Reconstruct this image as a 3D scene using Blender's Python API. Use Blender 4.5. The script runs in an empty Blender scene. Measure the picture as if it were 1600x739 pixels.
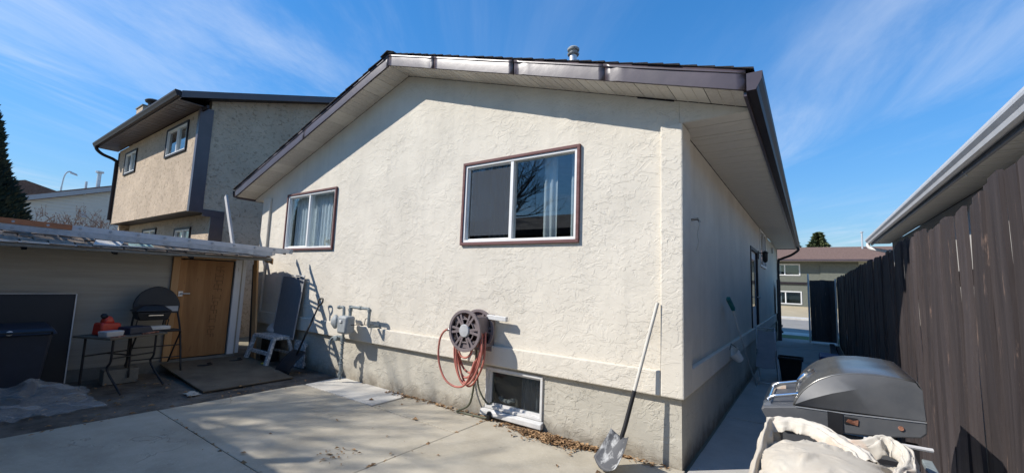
import bpy, bmesh, math, random
from mathutils import Vector, Matrix, noise
R = math.radians
rnd = random.Random(7)
scene = bpy.context.scene
C = scene.collection

# ---------------------------------------------------------------- camera, light, exposure
YAW, PITCH, ROLL = -0.6169, 0.1065, 0.0369
fwd = Vector((math.sin(YAW)*math.cos(PITCH), math.cos(YAW)*math.cos(PITCH), math.sin(PITCH)))
rt0 = Vector((math.cos(YAW), -math.sin(YAW), 0)); up0 = rt0.cross(fwd)
rt = rt0*math.cos(ROLL)+up0*math.sin(ROLL); up = up0*math.cos(ROLL)-rt0*math.sin(ROLL)
cd = bpy.data.cameras.new('camera'); cam = bpy.data.objects.new('camera', cd); C.objects.link(cam)
m3 = Matrix((rt, up, -fwd)).transposed()
cam.matrix_world = Matrix.Translation((0.9992, -4.1889, 1.65)) @ m3.to_4x4()
cd.sensor_width = 36; cd.lens = 657.17/1600*36; cd.clip_start = .05; cd.clip_end = 2000
scene.camera = cam

SUN = Vector((-1.05, -1.0, 1.195)).normalized()      # towards the sun
sl = bpy.data.lights.new('sun', 'SUN'); sl.energy = 3.0; sl.angle = R(.53); sl.color = (1, .95, .875)
so = bpy.data.objects.new('sun', sl); C.objects.link(so)
so.rotation_euler = (-SUN).to_track_quat('-Z', 'Y').to_euler()
so.location = SUN*40
scene.view_settings.view_transform = 'Standard'; scene.view_settings.look = 'None'
scene.view_settings.exposure = 1.0; scene.view_settings.gamma = 1
scene.cycles.max_bounces = 8; scene.cycles.diffuse_bounces = 6; scene.cycles.transparent_max_bounces = 12

w = bpy.data.worlds.new('World'); scene.world = w; w.use_nodes = True
nt = w.node_tree; N = nt.nodes; L = nt.links
for n in list(N): N.remove(n)
def nd(tree, typ, **k):
    n = tree.nodes.new(typ)
    for a, b in k.items():
        if a.startswith('i_'):
            s = a[2:]; n.inputs[int(s) if s.isdigit() else s.replace('_', ' ')].default_value = b
        else: setattr(n, a, b)
    return n
def mathn(tree, op, a, b=None, c=None):
    n = tree.nodes.new('ShaderNodeMath'); n.operation = op
    for i, v in enumerate((a, b, c)):
        if v is None: continue
        if isinstance(v, (int, float)): n.inputs[i].default_value = v
        else: tree.links.new(v, n.inputs[i])
    return n.outputs[0]
sky = nd(nt, 'ShaderNodeTexSky', sky_type='NISHITA', sun_disc=False)
sky.sun_elevation = math.asin(SUN.z); sky.sun_rotation = math.atan2(SUN.x, SUN.y)
sky.altitude = 670; sky.air_density = 1.0; sky.dust_density = .05; sky.ozone_density = 2.2
hsv = nd(nt, 'ShaderNodeHueSaturation', i_Saturation=1.32, i_Value=1.0); L.new(sky.outputs[0], hsv.inputs['Color'])
tc = nd(nt, 'ShaderNodeTexCoord'); sx = nd(nt, 'ShaderNodeSeparateXYZ'); L.new(tc.outputs['Generated'], sx.inputs[0])
zz = mathn(nt, 'MAXIMUM', sx.outputs[2], .06)
px = mathn(nt, 'DIVIDE', sx.outputs[0], zz); py = mathn(nt, 'DIVIDE', sx.outputs[1], zz)
ca, sa = math.cos(R(27)), math.sin(R(27))
al = mathn(nt, 'ADD', mathn(nt, 'MULTIPLY', px, -sa), mathn(nt, 'MULTIPLY', py, ca))   # along the wind
ac = mathn(nt, 'ADD', mathn(nt, 'MULTIPLY', px, ca), mathn(nt, 'MULTIPLY', py, sa))    # across
cmb = nd(nt, 'ShaderNodeCombineXYZ')
L.new(mathn(nt, 'MULTIPLY', al, .26), cmb.inputs[0]); L.new(mathn(nt, 'MULTIPLY', ac, .72), cmb.inputs[1]); cmb.inputs[2].default_value = 1.1
n1 = nd(nt, 'ShaderNodeTexNoise', i_Scale=1.25, i_Detail=10.0, i_Roughness=.64, i_Distortion=.5); L.new(cmb.outputs[0], n1.inputs['Vector'])
cmb2 = nd(nt, 'ShaderNodeCombineXYZ'); L.new(mathn(nt, 'MULTIPLY', al, .5), cmb2.inputs[0]); L.new(ac, cmb2.inputs[1]); cmb2.inputs[2].default_value = 9.2
n2 = nd(nt, 'ShaderNodeTexNoise', i_Scale=.55, i_Detail=3.0, i_Roughness=.5); L.new(cmb2.outputs[0], n2.inputs['Vector'])
r1 = nd(nt, 'ShaderNodeMapRange', interpolation_type='SMOOTHSTEP', i_1=.42, i_2=.8, i_3=0, i_4=1); L.new(n1.outputs[0], r1.inputs[0])
r2 = nd(nt, 'ShaderNodeMapRange', interpolation_type='SMOOTHSTEP', i_1=.36, i_2=.62, i_3=.15, i_4=1); L.new(n2.outputs[0], r2.inputs[0])
cf = mathn(nt, 'MULTIPLY_ADD', mathn(nt, 'MULTIPLY', r1.outputs[0], r2.outputs[0]), .58, .0)
mx = nd(nt, 'ShaderNodeMix', data_type='RGBA', i_7=(2.7, 3.0, 3.5, 1)); L.new(cf, mx.inputs[0]); 
bw_ = nd(nt, 'ShaderNodeRGBToBW'); L.new(hsv.outputs[0], bw_.inputs[0])
even = nd(nt, 'ShaderNodeVectorMath', operation='SCALE'); L.new(hsv.outputs[0], even.inputs[0])      # soften the bright horizon evenly all round
L.new(mathn(nt, 'DIVIDE', 1.06, mathn(nt, 'ADD', 1.0, mathn(nt, 'MULTIPLY', bw_.outputs[0], .34))), even.inputs[3])
L.new(even.outputs[0], mx.inputs[6])
bg = nd(nt, 'ShaderNodeBackground', i_Strength=.15); L.new(mx.outputs[2], bg.inputs[0])
wo = nd(nt, 'ShaderNodeOutputWorld'); L.new(bg.outputs[0], wo.inputs[0])

# ---------------------------------------------------------------- materials
def newmat(name):
    m = bpy.data.materials.new(name); m.use_nodes = True
    t = m.node_tree; b = t.nodes['Principled BSDF']
    return m, t, b
def mat(name, col, rough=.8, var=.18, scale=6, bump=0, bscale=60, metal=0, spec=.4, col2=None, stretch=(1, 1, 1), thr=None, detail=5, sheen=0):
    """colour broken up by noise between col and col2, with fine relief"""
    m, t, b = newmat(name); l = t.links
    tc = nd(t, 'ShaderNodeTexCoord'); mp = nd(t, 'ShaderNodeMapping'); mp.inputs['Scale'].default_value = stretch
    l.new(tc.outputs['Object'], mp.inputs[0])
    n = nd(t, 'ShaderNodeTexNoise', i_Scale=scale, i_Detail=detail, i_Roughness=.62); l.new(mp.outputs[0], n.inputs['Vector'])
    if col2 is None:
        c1 = [max(0, c*(1-var)) for c in col]; c2 = [min(1, c*(1+var)) for c in col]
    else: c1, c2 = col, col2
    lo, hi = thr or (.3, .7)
    r = nd(t, 'ShaderNodeMapRange', i_1=lo, i_2=hi); l.new(n.outputs[0], r.inputs[0])
    mx = nd(t, 'ShaderNodeMix', data_type='RGBA', i_6=(*c1, 1), i_7=(*c2, 1)); l.new(r.outputs[0], mx.inputs[0])
    l.new(mx.outputs[2], b.inputs['Base Color'])
    b.inputs['Roughness'].default_value = rough; b.inputs['Metallic'].default_value = metal
    b.inputs['Specular IOR Level'].default_value = spec
    if bump:
        n3 = nd(t, 'ShaderNodeTexNoise', i_Scale=bscale, i_Detail=4.0); l.new(mp.outputs[0], n3.inputs['Vector'])
        bp = nd(t, 'ShaderNodeBump', i_Strength=1.0, i_Distance=bump); l.new(n3.outputs[0], bp.inputs['Height'])
        l.new(bp.outputs[0], b.inputs['Normal'])
    return m
def stucco(name, col, dist=.006, scale=4.6, rough=.95, dirt=.12, fleck=None, stain=None):
    """trowelled plaster: ragged overlapping skims, fine sand, faint stains"""
    m, t, b = newmat(name); l = t.links
    geo = nd(t, 'ShaderNodeNewGeometry'); mp = nd(t, 'ShaderNodeMapping'); mp.inputs['Scale'].default_value = (1, 1, 1.35)
    l.new(geo.outputs['Position'], mp.inputs[0])
    n = nd(t, 'ShaderNodeTexNoise', i_Scale=scale, i_Detail=4.0, i_Roughness=.55, i_Distortion=.9); l.new(mp.outputs[0], n.inputs['Vector'])
    n5 = nd(t, 'ShaderNodeTexNoise', i_Scale=scale*1.9, i_Detail=4.0, i_Roughness=.6, i_Distortion=1.2); l.new(mp.outputs[0], n5.inputs['Vector'])
    def steps(out, cs, wd):
        tot = None
        for c in cs:
            r = nd(t, 'ShaderNodeMapRange', interpolation_type='SMOOTHSTEP', i_1=c-wd, i_2=c+wd); l.new(out, r.inputs[0])
            tot = r.outputs[0] if tot is None else mathn(t, 'ADD', tot, r.outputs[0])
        return tot
    h1 = steps(n.outputs[0], (.47, .60), .010)
    h2 = steps(n5.outputs[0], (.56,), .014)
    fine = nd(t, 'ShaderNodeTexNoise', i_Scale=110.0, i_Detail=3.0); l.new(geo.outputs['Position'], fine.inputs['Vector'])
    mid = nd(t, 'ShaderNodeTexNoise', i_Scale=22.0, i_Detail=4.0); l.new(mp.outputs[0], mid.inputs['Vector'])
    h = mathn(t, 'ADD', mathn(t, 'ADD', mathn(t, 'MULTIPLY', h1, .42), mathn(t, 'MULTIPLY', h2, .34)),
              mathn(t, 'ADD', mathn(t, 'MULTIPLY', fine.outputs[0], .3), mathn(t, 'MULTIPLY', mid.outputs[0], .45)))
    msk = nd(t, 'ShaderNodeTexNoise', i_Scale=1.7, i_Detail=3.0); l.new(geo.outputs['Position'], msk.inputs['Vector'])
    mr = nd(t, 'ShaderNodeMapRange', i_1=.35, i_2=.62, i_3=.25, i_4=1.0); l.new(msk.outputs[0], mr.inputs[0])
    bp = nd(t, 'ShaderNodeBump', i_Strength=1.0, i_Distance=dist); l.new(mathn(t, 'MULTIPLY', h, mr.outputs[0]), bp.inputs['Height']); l.new(bp.outputs[0], b.inputs['Normal'])
    big = nd(t, 'ShaderNodeTexNoise', i_Scale=1.1, i_Detail=6.0, i_Roughness=.65); l.new(geo.outputs['Position'], big.inputs['Vector'])
    r = nd(t, 'ShaderNodeMapRange', i_1=.3, i_2=.7); l.new(big.outputs[0], r.inputs[0])
    c1 = [c*(1-dirt) for c in col]; c2 = [min(1, c*(1+dirt*.6)) for c in col]
    mx = nd(t, 'ShaderNodeMix', data_type='RGBA', i_6=(*c1, 1), i_7=(*c2, 1)); l.new(r.outputs[0], mx.inputs[0]); out = mx.outputs[2]
    sm = nd(t, 'ShaderNodeMapping'); sm.inputs['Scale'].default_value = (3.2, 3.2, .22); l.new(geo.outputs['Position'], sm.inputs[0])
    st = nd(t, 'ShaderNodeTexNoise', i_Scale=1.6, i_Detail=7.0, i_Roughness=.68); l.new(sm.outputs[0], st.inputs['Vector'])
    sr0 = nd(t, 'ShaderNodeMapRange', i_1=.52, i_2=.74, i_4=.30); l.new(st.outputs[0], sr0.inputs[0])
    m0 = nd(t, 'ShaderNodeMix', data_type='RGBA', i_7=(*[c*.72 for c in col], 1)); l.new(sr0.outputs[0], m0.inputs[0]); l.new(out, m0.inputs[6]); out = m0.outputs[2]
    if fleck:
        fn = nd(t, 'ShaderNodeTexNoise', i_Scale=9.0, i_Detail=6.0, i_Roughness=.75, i_Distortion=.6); l.new(mp.outputs[0], fn.inputs['Vector'])
        fr = nd(t, 'ShaderNodeMapRange', i_1=.53, i_2=.64, i_4=.75); l.new(fn.outputs[0], fr.inputs[0])
        m2 = nd(t, 'ShaderNodeMix', data_type='RGBA', i_7=(*fleck, 1)); l.new(fr.outputs[0], m2.inputs[0]); l.new(out, m2.inputs[6]); out = m2.outputs[2]
    if stain:                                             # splashed dirt low on the plaster, ragged upper edge
        sp = nd(t, 'ShaderNodeSeparateXYZ'); l.new(geo.outputs['Position'], sp.inputs[0])
        zr = nd(t, 'ShaderNodeMapRange', i_1=.0, i_2=.34, i_3=1, i_4=0); l.new(sp.outputs[2], zr.inputs[0])
        sn = nd(t, 'ShaderNodeTexNoise', i_Scale=5.0, i_Detail=8.0, i_Roughness=.7); l.new(geo.outputs['Position'], sn.inputs['Vector'])
        sv = mathn(t, 'MULTIPLY', zr.outputs[0], sn.outputs[0])
        sr = nd(t, 'ShaderNodeMapRange', i_1=.2, i_2=.5, i_4=.8); l.new(sv, sr.inputs[0])
        m3_ = nd(t, 'ShaderNodeMix', data_type='RGBA', i_7=(*stain, 1)); l.new(sr.outputs[0], m3_.inputs[0]); l.new(out, m3_.inputs[6]); out = m3_.outputs[2]
    l.new(out, b.inputs['Base Color']); b.inputs['Roughness'].default_value = rough; b.inputs['Specular IOR Level'].default_value = .2
    return m
def glassmat(name, tint=(.9, .95, .97), ior=2.0, see=.97):
    m = bpy.data.materials.new(name); m.use_nodes = True; t = m.node_tree; l = t.links
    for n in list(t.nodes): t.nodes.remove(n)
    lw = nd(t, 'ShaderNodeLayerWeight', i_Blend=.5); g = nd(t, 'ShaderNodeBsdfGlossy', i_Roughness=.0)
    f0 = ((ior-1)/(ior+1))**2
    fz = mathn(t, 'MULTIPLY_ADD', mathn(t, 'POWER', lw.outputs['Facing'], 4.5), 1-f0, f0)
    tr = nd(t, 'ShaderNodeBsdfTransparent', i_Color=(*[c*see for c in tint], 1))
    mx = nd(t, 'ShaderNodeMixShader'); o = nd(t, 'ShaderNodeOutputMaterial')
    l.new(fz, mx.inputs[0]); l.new(tr.outputs[0], mx.inputs[1]); l.new(g.outputs[0], mx.inputs[2]); l.new(mx.outputs[0], o.inputs[0])
    return m
def flyscreen():
    m = bpy.data.materials.new('fly_screen'); m.use_nodes = True; t = m.node_tree
    for n in list(t.nodes): t.nodes.remove(n)
    d = nd(t, 'ShaderNodeBsdfDiffuse', i_Color=(.10, .115, .135, 1)); tr = nd(t, 'ShaderNodeBsdfTransparent')
    mx = nd(t, 'ShaderNodeMixShader', i_0=.42); o = nd(t, 'ShaderNodeOutputMaterial')
    t.links.new(tr.outputs[0], mx.inputs[1]); t.links.new(d.outputs[0], mx.inputs[2]); t.links.new(mx.outputs[0], o.inputs[0]); return m
def wood(name, c1, c2, rough=.7, axis='z', scale=9, wear=None, bump=.002):
    m, t, b = newmat(name); l = t.links
    geo = nd(t, 'ShaderNodeNewGeometry'); oi = nd(t, 'ShaderNodeObjectInfo'); mp = nd(t, 'ShaderNodeMapping')
    mp.inputs['Scale'].default_value = {'z': (1, 1, .06), 'x': (.06, 1, 1), 'y': (1, .06, 1)}[axis]
    off = nd(t, 'ShaderNodeVectorMath', operation='SCALE'); cx = nd(t, 'ShaderNodeCombineXYZ')
    l.new(oi.outputs['Random'], cx.inputs[0]); l.new(oi.outputs['Random'], cx.inputs[1]); l.new(oi.outputs['Random'], cx.inputs[2])
    l.new(cx.outputs[0], off.inputs[0]); off.inputs[3].default_value = 30
    ad = nd(t, 'ShaderNodeVectorMath', operation='ADD'); l.new(geo.outputs['Position'], ad.inputs[0]); l.new(off.outputs[0], ad.inputs[1]); l.new(ad.outputs[0], mp.inputs[0])
    n = nd(t, 'ShaderNodeTexNoise', i_Scale=scale, i_Detail=7.0, i_Roughness=.7, i_Distortion=.6); l.new(mp.outputs[0], n.inputs['Vector'])
    r = nd(t, 'ShaderNodeMapRange', i_1=.3, i_2=.72); l.new(n.outputs[0], r.inputs[0])
    mx = nd(t, 'ShaderNodeMix', data_type='RGBA', i_6=(*c1, 1), i_7=(*c2, 1)); l.new(r.outputs[0], mx.inputs[0]); out = mx.outputs[2]
    br = nd(t, 'ShaderNodeMapRange', i_3=.78, i_4=1.2); l.new(oi.outputs['Random'], br.inputs[0])
    mm = nd(t, 'ShaderNodeVectorMath', operation='SCALE'); l.new(out, mm.inputs[0]); l.new(br.outputs[0], mm.inputs[3]); out = mm.outputs[0]
    if wear:
        mp2 = nd(t, 'ShaderNodeMapping'); mp2.inputs['Scale'].default_value = {'z': (1, 1, .16), 'x': (.16, 1, 1), 'y': (1, .16, 1)}[axis]; l.new(ad.outputs[0], mp2.inputs[0])
        n2 = nd(t, 'ShaderNodeTexNoise', i_Scale=16.0, i_Detail=7.0, i_Roughness=.72); l.new(mp2.outputs[0], n2.inputs['Vector'])
        r2 = nd(t, 'ShaderNodeMapRange', i_1=.61, i_2=.68, i_4=.8); l.new(n2.outputs[0], r2.inputs[0])
        m2 = nd(t, 'ShaderNodeMix', data_type='RGBA', i_7=(*wear, 1)); l.new(r2.outputs[0], m2.inputs[0]); l.new(out, m2.inputs[6]); out = m2.outputs[2]
    l.new(out, b.inputs['Base Color']); b.inputs['Roughness'].default_value = rough; b.inputs['Specular IOR Level'].default_value = .3
    bp = nd(t, 'ShaderNodeBump', i_Strength=1.0, i_Distance=bump); l.new(n.outputs[0], bp.inputs['Height']); l.new(bp.outputs[0], b.inputs['Normal'])
    return m

m_stucco = stucco('cream_stucco', (.68, .625, .53))
m_found = stucco('grey_parging', (.50, .465, .39), dist=.009, scale=3.6, dirt=.16, stain=(.2, .17, .13))
m_tan = stucco('tan_stucco', (.55, .44, .33), dist=.014, scale=7, fleck=(.24, .18, .125))
m_brown_metal = mat('brown_metal', (.066, .046, .052), rough=.36, var=.2, scale=3, metal=.0, spec=.75, bump=.0015, bscale=7)
m_black_metal = mat('dark_metal', (.022, .017, .02), rough=.5, var=.2, scale=4, spec=.25)
m_soffit = mat('cream_soffit', (.66, .62, .55), rough=.6, var=.07, scale=3)
m_soffit2 = mat('cream_soffit_vented', (.58, .54, .48), rough=.65, var=.12, scale=40, bump=.002, bscale=160)
m_dark = mat('dark_gap', (.012, .011, .011), rough=.9)
m_shingle = mat('black_shingle', (.03, .028, .03), rough=.95, var=.4, scale=30, bump=.004, bscale=200)
m_white = mat('white_vinyl', (.78, .77, .74), rough=.45, var=.05)
m_maroon = wood('maroon_trim', (.115, .05, .048), (.2, .105, .1), rough=.75, axis='x', scale=20)
m_glass = glassmat('window_glass')
m_dglass = glassmat('screened_glass', see=.72, ior=2.0)
m_bglass = glassmat('basement_glass', see=.75, ior=1.45)
m_curtain = mat('white_curtain', (.86, .86, .85), rough=.9, var=.06)
m_gcurtain = mat('grey_curtain', (.24, .25, .27), rough=.9, var=.1)
m_mcurtain = mat('drab_curtain', (.42, .42, .41), rough=.9, var=.1)
m_room = mat('dim_room', (.16, .15, .14), rough=.9)
def worn_concrete(name, c1, c2, crack=True):
    m, t, b = newmat(name); l = t.links; geo = nd(t, 'ShaderNodeNewGeometry'); P_ = geo.outputs['Position']
    def nz(sc, det=6.0, ro=.6, dis=0.0):
        n = nd(t, 'ShaderNodeTexNoise', i_Scale=sc, i_Detail=det, i_Roughness=ro, i_Distortion=dis); l.new(P_, n.inputs['Vector']); return n.outputs[0]
    def rg(o, a, c, lo=0, hi=1):
        r = nd(t, 'ShaderNodeMapRange', i_1=a, i_2=c, i_3=lo, i_4=hi); l.new(o, r.inputs[0]); return r.outputs[0]
    def mix(f, a, col):
        x = nd(t, 'ShaderNodeMix', data_type='RGBA', i_7=(*col, 1)); l.new(f, x.inputs[0]); l.new(a, x.inputs[6]); return x.outputs[2]
    x = nd(t, 'ShaderNodeMix', data_type='RGBA', i_6=(*c1, 1), i_7=(*c2, 1)); l.new(rg(nz(1.5, 10.0, .68), .3, .7), x.inputs[0]); o = x.outputs[2]
    o = mix(rg(nz(.7, 8.0, .7, .8), .56, .72, 0, .45), o, [c*.62 for c in c1])           # old damp and oil marks
    o = mix(rg(nz(9.0, 6.0, .7), .62, .70, 0, .4), o, [c*.5 for c in c1])
    o = mix(rg(nz(60.0, 3.0), .62, .72, 0, .5), o, [c*1.25 for c in c2])
    h = mathn(t, 'ADD', mathn(t, 'MULTIPLY', nz(55.0, 4.0), .5), mathn(t, 'MULTIPLY', nz(220.0, 2.0), .35))
    if crack:
        ds = nd(t, 'ShaderNodeTexNoise', i_Scale=3.0, i_Detail=6.0); l.new(P_, ds.inputs['Vector'])
        mv = nd(t, 'ShaderNodeVectorMath', operation='SCALE'); l.new(ds.outputs['Color'], mv.inputs[0]); mv.inputs[3].default_value = .55
        av = nd(t, 'ShaderNodeVectorMath', operation='ADD'); l.new(P_, av.inputs[0]); l.new(mv.outputs[0], av.inputs[1])
        vo = nd(t, 'ShaderNodeTexVoronoi', feature='DISTANCE_TO_EDGE', i_Scale=.42); l.new(av.outputs[0], vo.inputs['Vector'])
        ck = mathn(t, 'MULTIPLY', rg(vo.outputs['Distance'], .0, .003, 1, 0), rg(nz(.9, 3.0), .53, .62))
        o = mix(mathn(t, 'MULTIPLY', ck, .35), o, (.06, .05, .04)); h = mathn(t, 'SUBTRACT', h, mathn(t, 'MULTIPLY', ck, 1.2))
    l.new(o, b.inputs['Base Color']); b.inputs['Roughness'].default_value = .92; b.inputs['Specular IOR Level'].default_value = .25
    bp = nd(t, 'ShaderNodeBump', i_Strength=1.0, i_Distance=.004); l.new(h, bp.inputs['Height']); l.new(bp.outputs[0], b.inputs['Normal'])
    return m
m_patio = worn_concrete('patio_concrete', (.345, .305, .235), (.50, .455, .365))
m_pad = mat('pale_concrete', (.47, .44, .39), rough=.9, col2=(.60, .575, .52), scale=2.4, bump=.003, bscale=60, detail=8)
m_walk = worn_concrete('walk_concrete', (.38, .36, .33), (.52, .5, .46), False)
m_dirt = mat('dark_soil', (.05, .042, .034), rough=1, col2=(.19, .165, .135), scale=2.6, bump=.02, bscale=22, detail=10)
m_ground = mat('dry_ground', (.17, .15, .11), rough=1, col2=(.27, .24, .17), scale=.6, bump=.01, bscale=8, detail=9)
m_grassy = mat('dead_lawn', (.36, .29, .18), rough=1, col2=(.47, .39, .26), scale=1.2, bump=.02, bscale=30)
m_green = mat('green_grass', (.10, .15, .05), rough=1, col2=(.2, .24, .1), scale=5, bump=.02, bscale=40)
m_road = mat('dusty_asphalt', (.22, .205, .18), rough=.95, col2=(.30, .28, .25), scale=1.2, bump=.004, bscale=60)
m_fence = wood('dark_fence_stain', (.038, .030, .030), (.082, .068, .067), rough=.62, axis='z', scale=12, wear=(.24, .165, .13), bump=.004)
m_cedar = wood('raw_wood', (.36, .2, .09), (.52, .32, .16), axis='z', scale=9)
m_ply = wood('orange_plywood', (.25, .115, .042), (.46, .235, .095), rough=.65, axis='z', scale=5, wear=(.17, .085, .036))
m_plyfloor = mat('weathered_plywood', (.085, .068, .048), rough=.9, col2=(.19, .155, .11), scale=2.2, bump=.003, bscale=30, detail=9)
m_ink = mat('stamp_ink', (.10, .052, .025), rough=.8)
m_shed = mat('grey_shed_siding', (.35, .325, .275), rough=.9, var=.12, scale=3, stretch=(1, .3, 6), bump=.004, bscale=14)
m_curb = mat('grey_block', (.19, .185, .165), rough=.95, var=.15, scale=10, bump=.004, bscale=60)
m_wshingle = wood('weathered_shingle', (.15, .12, .095), (.36, .29, .23), rough=.9, axis='x', scale=12)
m_wpost = wood('white_painted_wood', (.52, .51, .50), (.66, .65, .64), rough=.7, axis='z', scale=10, wear=(.3, .27, .23))
m_alum = mat('aluminium', (.56, .57, .59), rough=.42, var=.1, scale=8, metal=.75, spec=.5)
m_alumd = mat('dull_aluminium', (.46, .47, .48), rough=.55, var=.2, scale=9, metal=.55)
m_orange = mat('orange_fibreglass', (.42, .16, .07), rough=.5, var=.15)
m_splat = mat('paint_splashed_metal', (.40, .41, .41), rough=.6, col2=(.74, .73, .71), scale=24, thr=(.5, .56), metal=.2)
m_bin = mat('black_plastic', (.016, .018, .021), rough=.5, var=.2, scale=6, spec=.4)
m_black = mat('black_paint', (.014, .014, .016), rough=.5, var=.2, scale=8)
m_pblack = mat('black_panel', (.01, .011, .014), rough=.45, var=.1)
m_blue = mat('faded_navy_plastic', (.02, .026, .042), rough=.5, var=.15)
m_grey = mat('grey_plastic', (.42, .42, .42), rough=.5, var=.1)
m_lgrey = mat('light_grey_paint', (.60, .59, .57), rough=.55, var=.1, scale=14)
m_red = mat('red_plastic', (.42, .035, .02), rough=.4, var=.15)
m_yellow = mat('yellow_plastic', (.65, .45, .03), rough=.5, var=.1)
m_paper = mat('newsprint', (.66, .62, .55), rough=.9, var=.12, scale=12)
m_teal = mat('teal_plastic', (.02, .17, .17), rough=.5, var=.1)
m_hose = mat('faded_red_hose', (.42, .14, .105), rough=.55, var=.14, scale=20)
m_hoseg = mat('dark_green_hose', (.10, .105, .07), rough=.6, var=.15)
m_reel = mat('mauve_grey_plastic', (.19, .155, .155), rough=.5, var=.12)
m_meter = mat('grey_meter_paint', (.30, .32, .325), rough=.55, var=.15, scale=18)
m_meterd = mat('dull_pipe_paint', (.2, .23, .235), rough=.6, var=.3, scale=20)
m_screen = mat('screen_mesh', (.15, .152, .158), rough=.8, var=.08, scale=20)
m_bbq = mat('charcoal_enamel', (.062, .066, .074), rough=.5, col2=(.115, .116, .118), scale=5, spec=.5, thr=(.35, .75), detail=9)
m_lid = mat('worn_grey_lid', (.10, .10, .098), rough=.27, col2=(.2, .195, .18), scale=6, metal=.5, spec=.6)
m_chrome = mat('chrome', (.78, .78, .78), rough=.16, var=.05, metal=1)
m_rust = mat('flaking_rust', (.13, .05, .028), rough=.9, col2=(.42, .2, .13), scale=16, thr=(.42, .6), bump=.006, bscale=40)
m_cloth = mat('canvas_cloth', (.47, .415, .335), rough=.95, col2=(.585, .535, .445), scale=5, bump=.0012, bscale=500)
m_stain = mat('stained_canvas', (.56, .515, .44), rough=.95, col2=(.50, .34, .24), scale=8, thr=(.56, .76), bump=.0012, bscale=400)
m_leafdry = mat('dry_leaf', (.16, .085, .04), rough=.9, col2=(.42, .27, .14), scale=14)
m_bark = mat('grey_bark', (.085, .068, .052), rough=1, var=.3, scale=12, bump=.01, bscale=30)
m_twig = mat('budding_twig', (.21, .145, .115), rough=1, var=.25, scale=3)
m_needle = mat('dark_needles', (.016, .026, .022), rough=.9, col2=(.05, .075, .045), scale=2.2)
m_spruce = mat('spruce_needles', (.03, .05, .022), rough=.9, col2=(.10, .12, .045), scale=.8)
m_pale = mat('pale_siding', (.58, .56, .51), rough=.8, var=.05)
m_fgreen = mat('grey_green_siding', (.135, .14, .115), rough=.85, var=.1)
m_fpale = mat('light_panel_siding', (.31, .31, .255), rough=.85, var=.08)
m_broof = mat('brown_roof', (.115, .068, .05), rough=.95, col2=(.21, .135, .105), scale=9, bump=.006, bscale=60)
m_galv = mat('galvanised_pipe', (.55, .55, .55), rough=.4, col2=(.75, .75, .74), scale=12, metal=.6)
m_gutter = mat('pale_grey_gutter', (.62, .62, .63), rough=.4, var=.08, spec=.6)
m_gutterd = mat('slate_fascia', (.12, .125, .145), rough=.45, var=.08)
m_wgrey = mat('grey_neighbour_wall', (.5, .48, .45), rough=.9, var=.08)
m_plastic = None
def plasticmat():
    m, t, b = newmat('clear_poly_sheet')
    b.inputs['Base Color'].default_value = (.62, .62, .60, 1); b.inputs['Roughness'].default_value = .18; b.inputs['Alpha'].default_value = .23
    return m
m_plastic = plasticmat()

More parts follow.
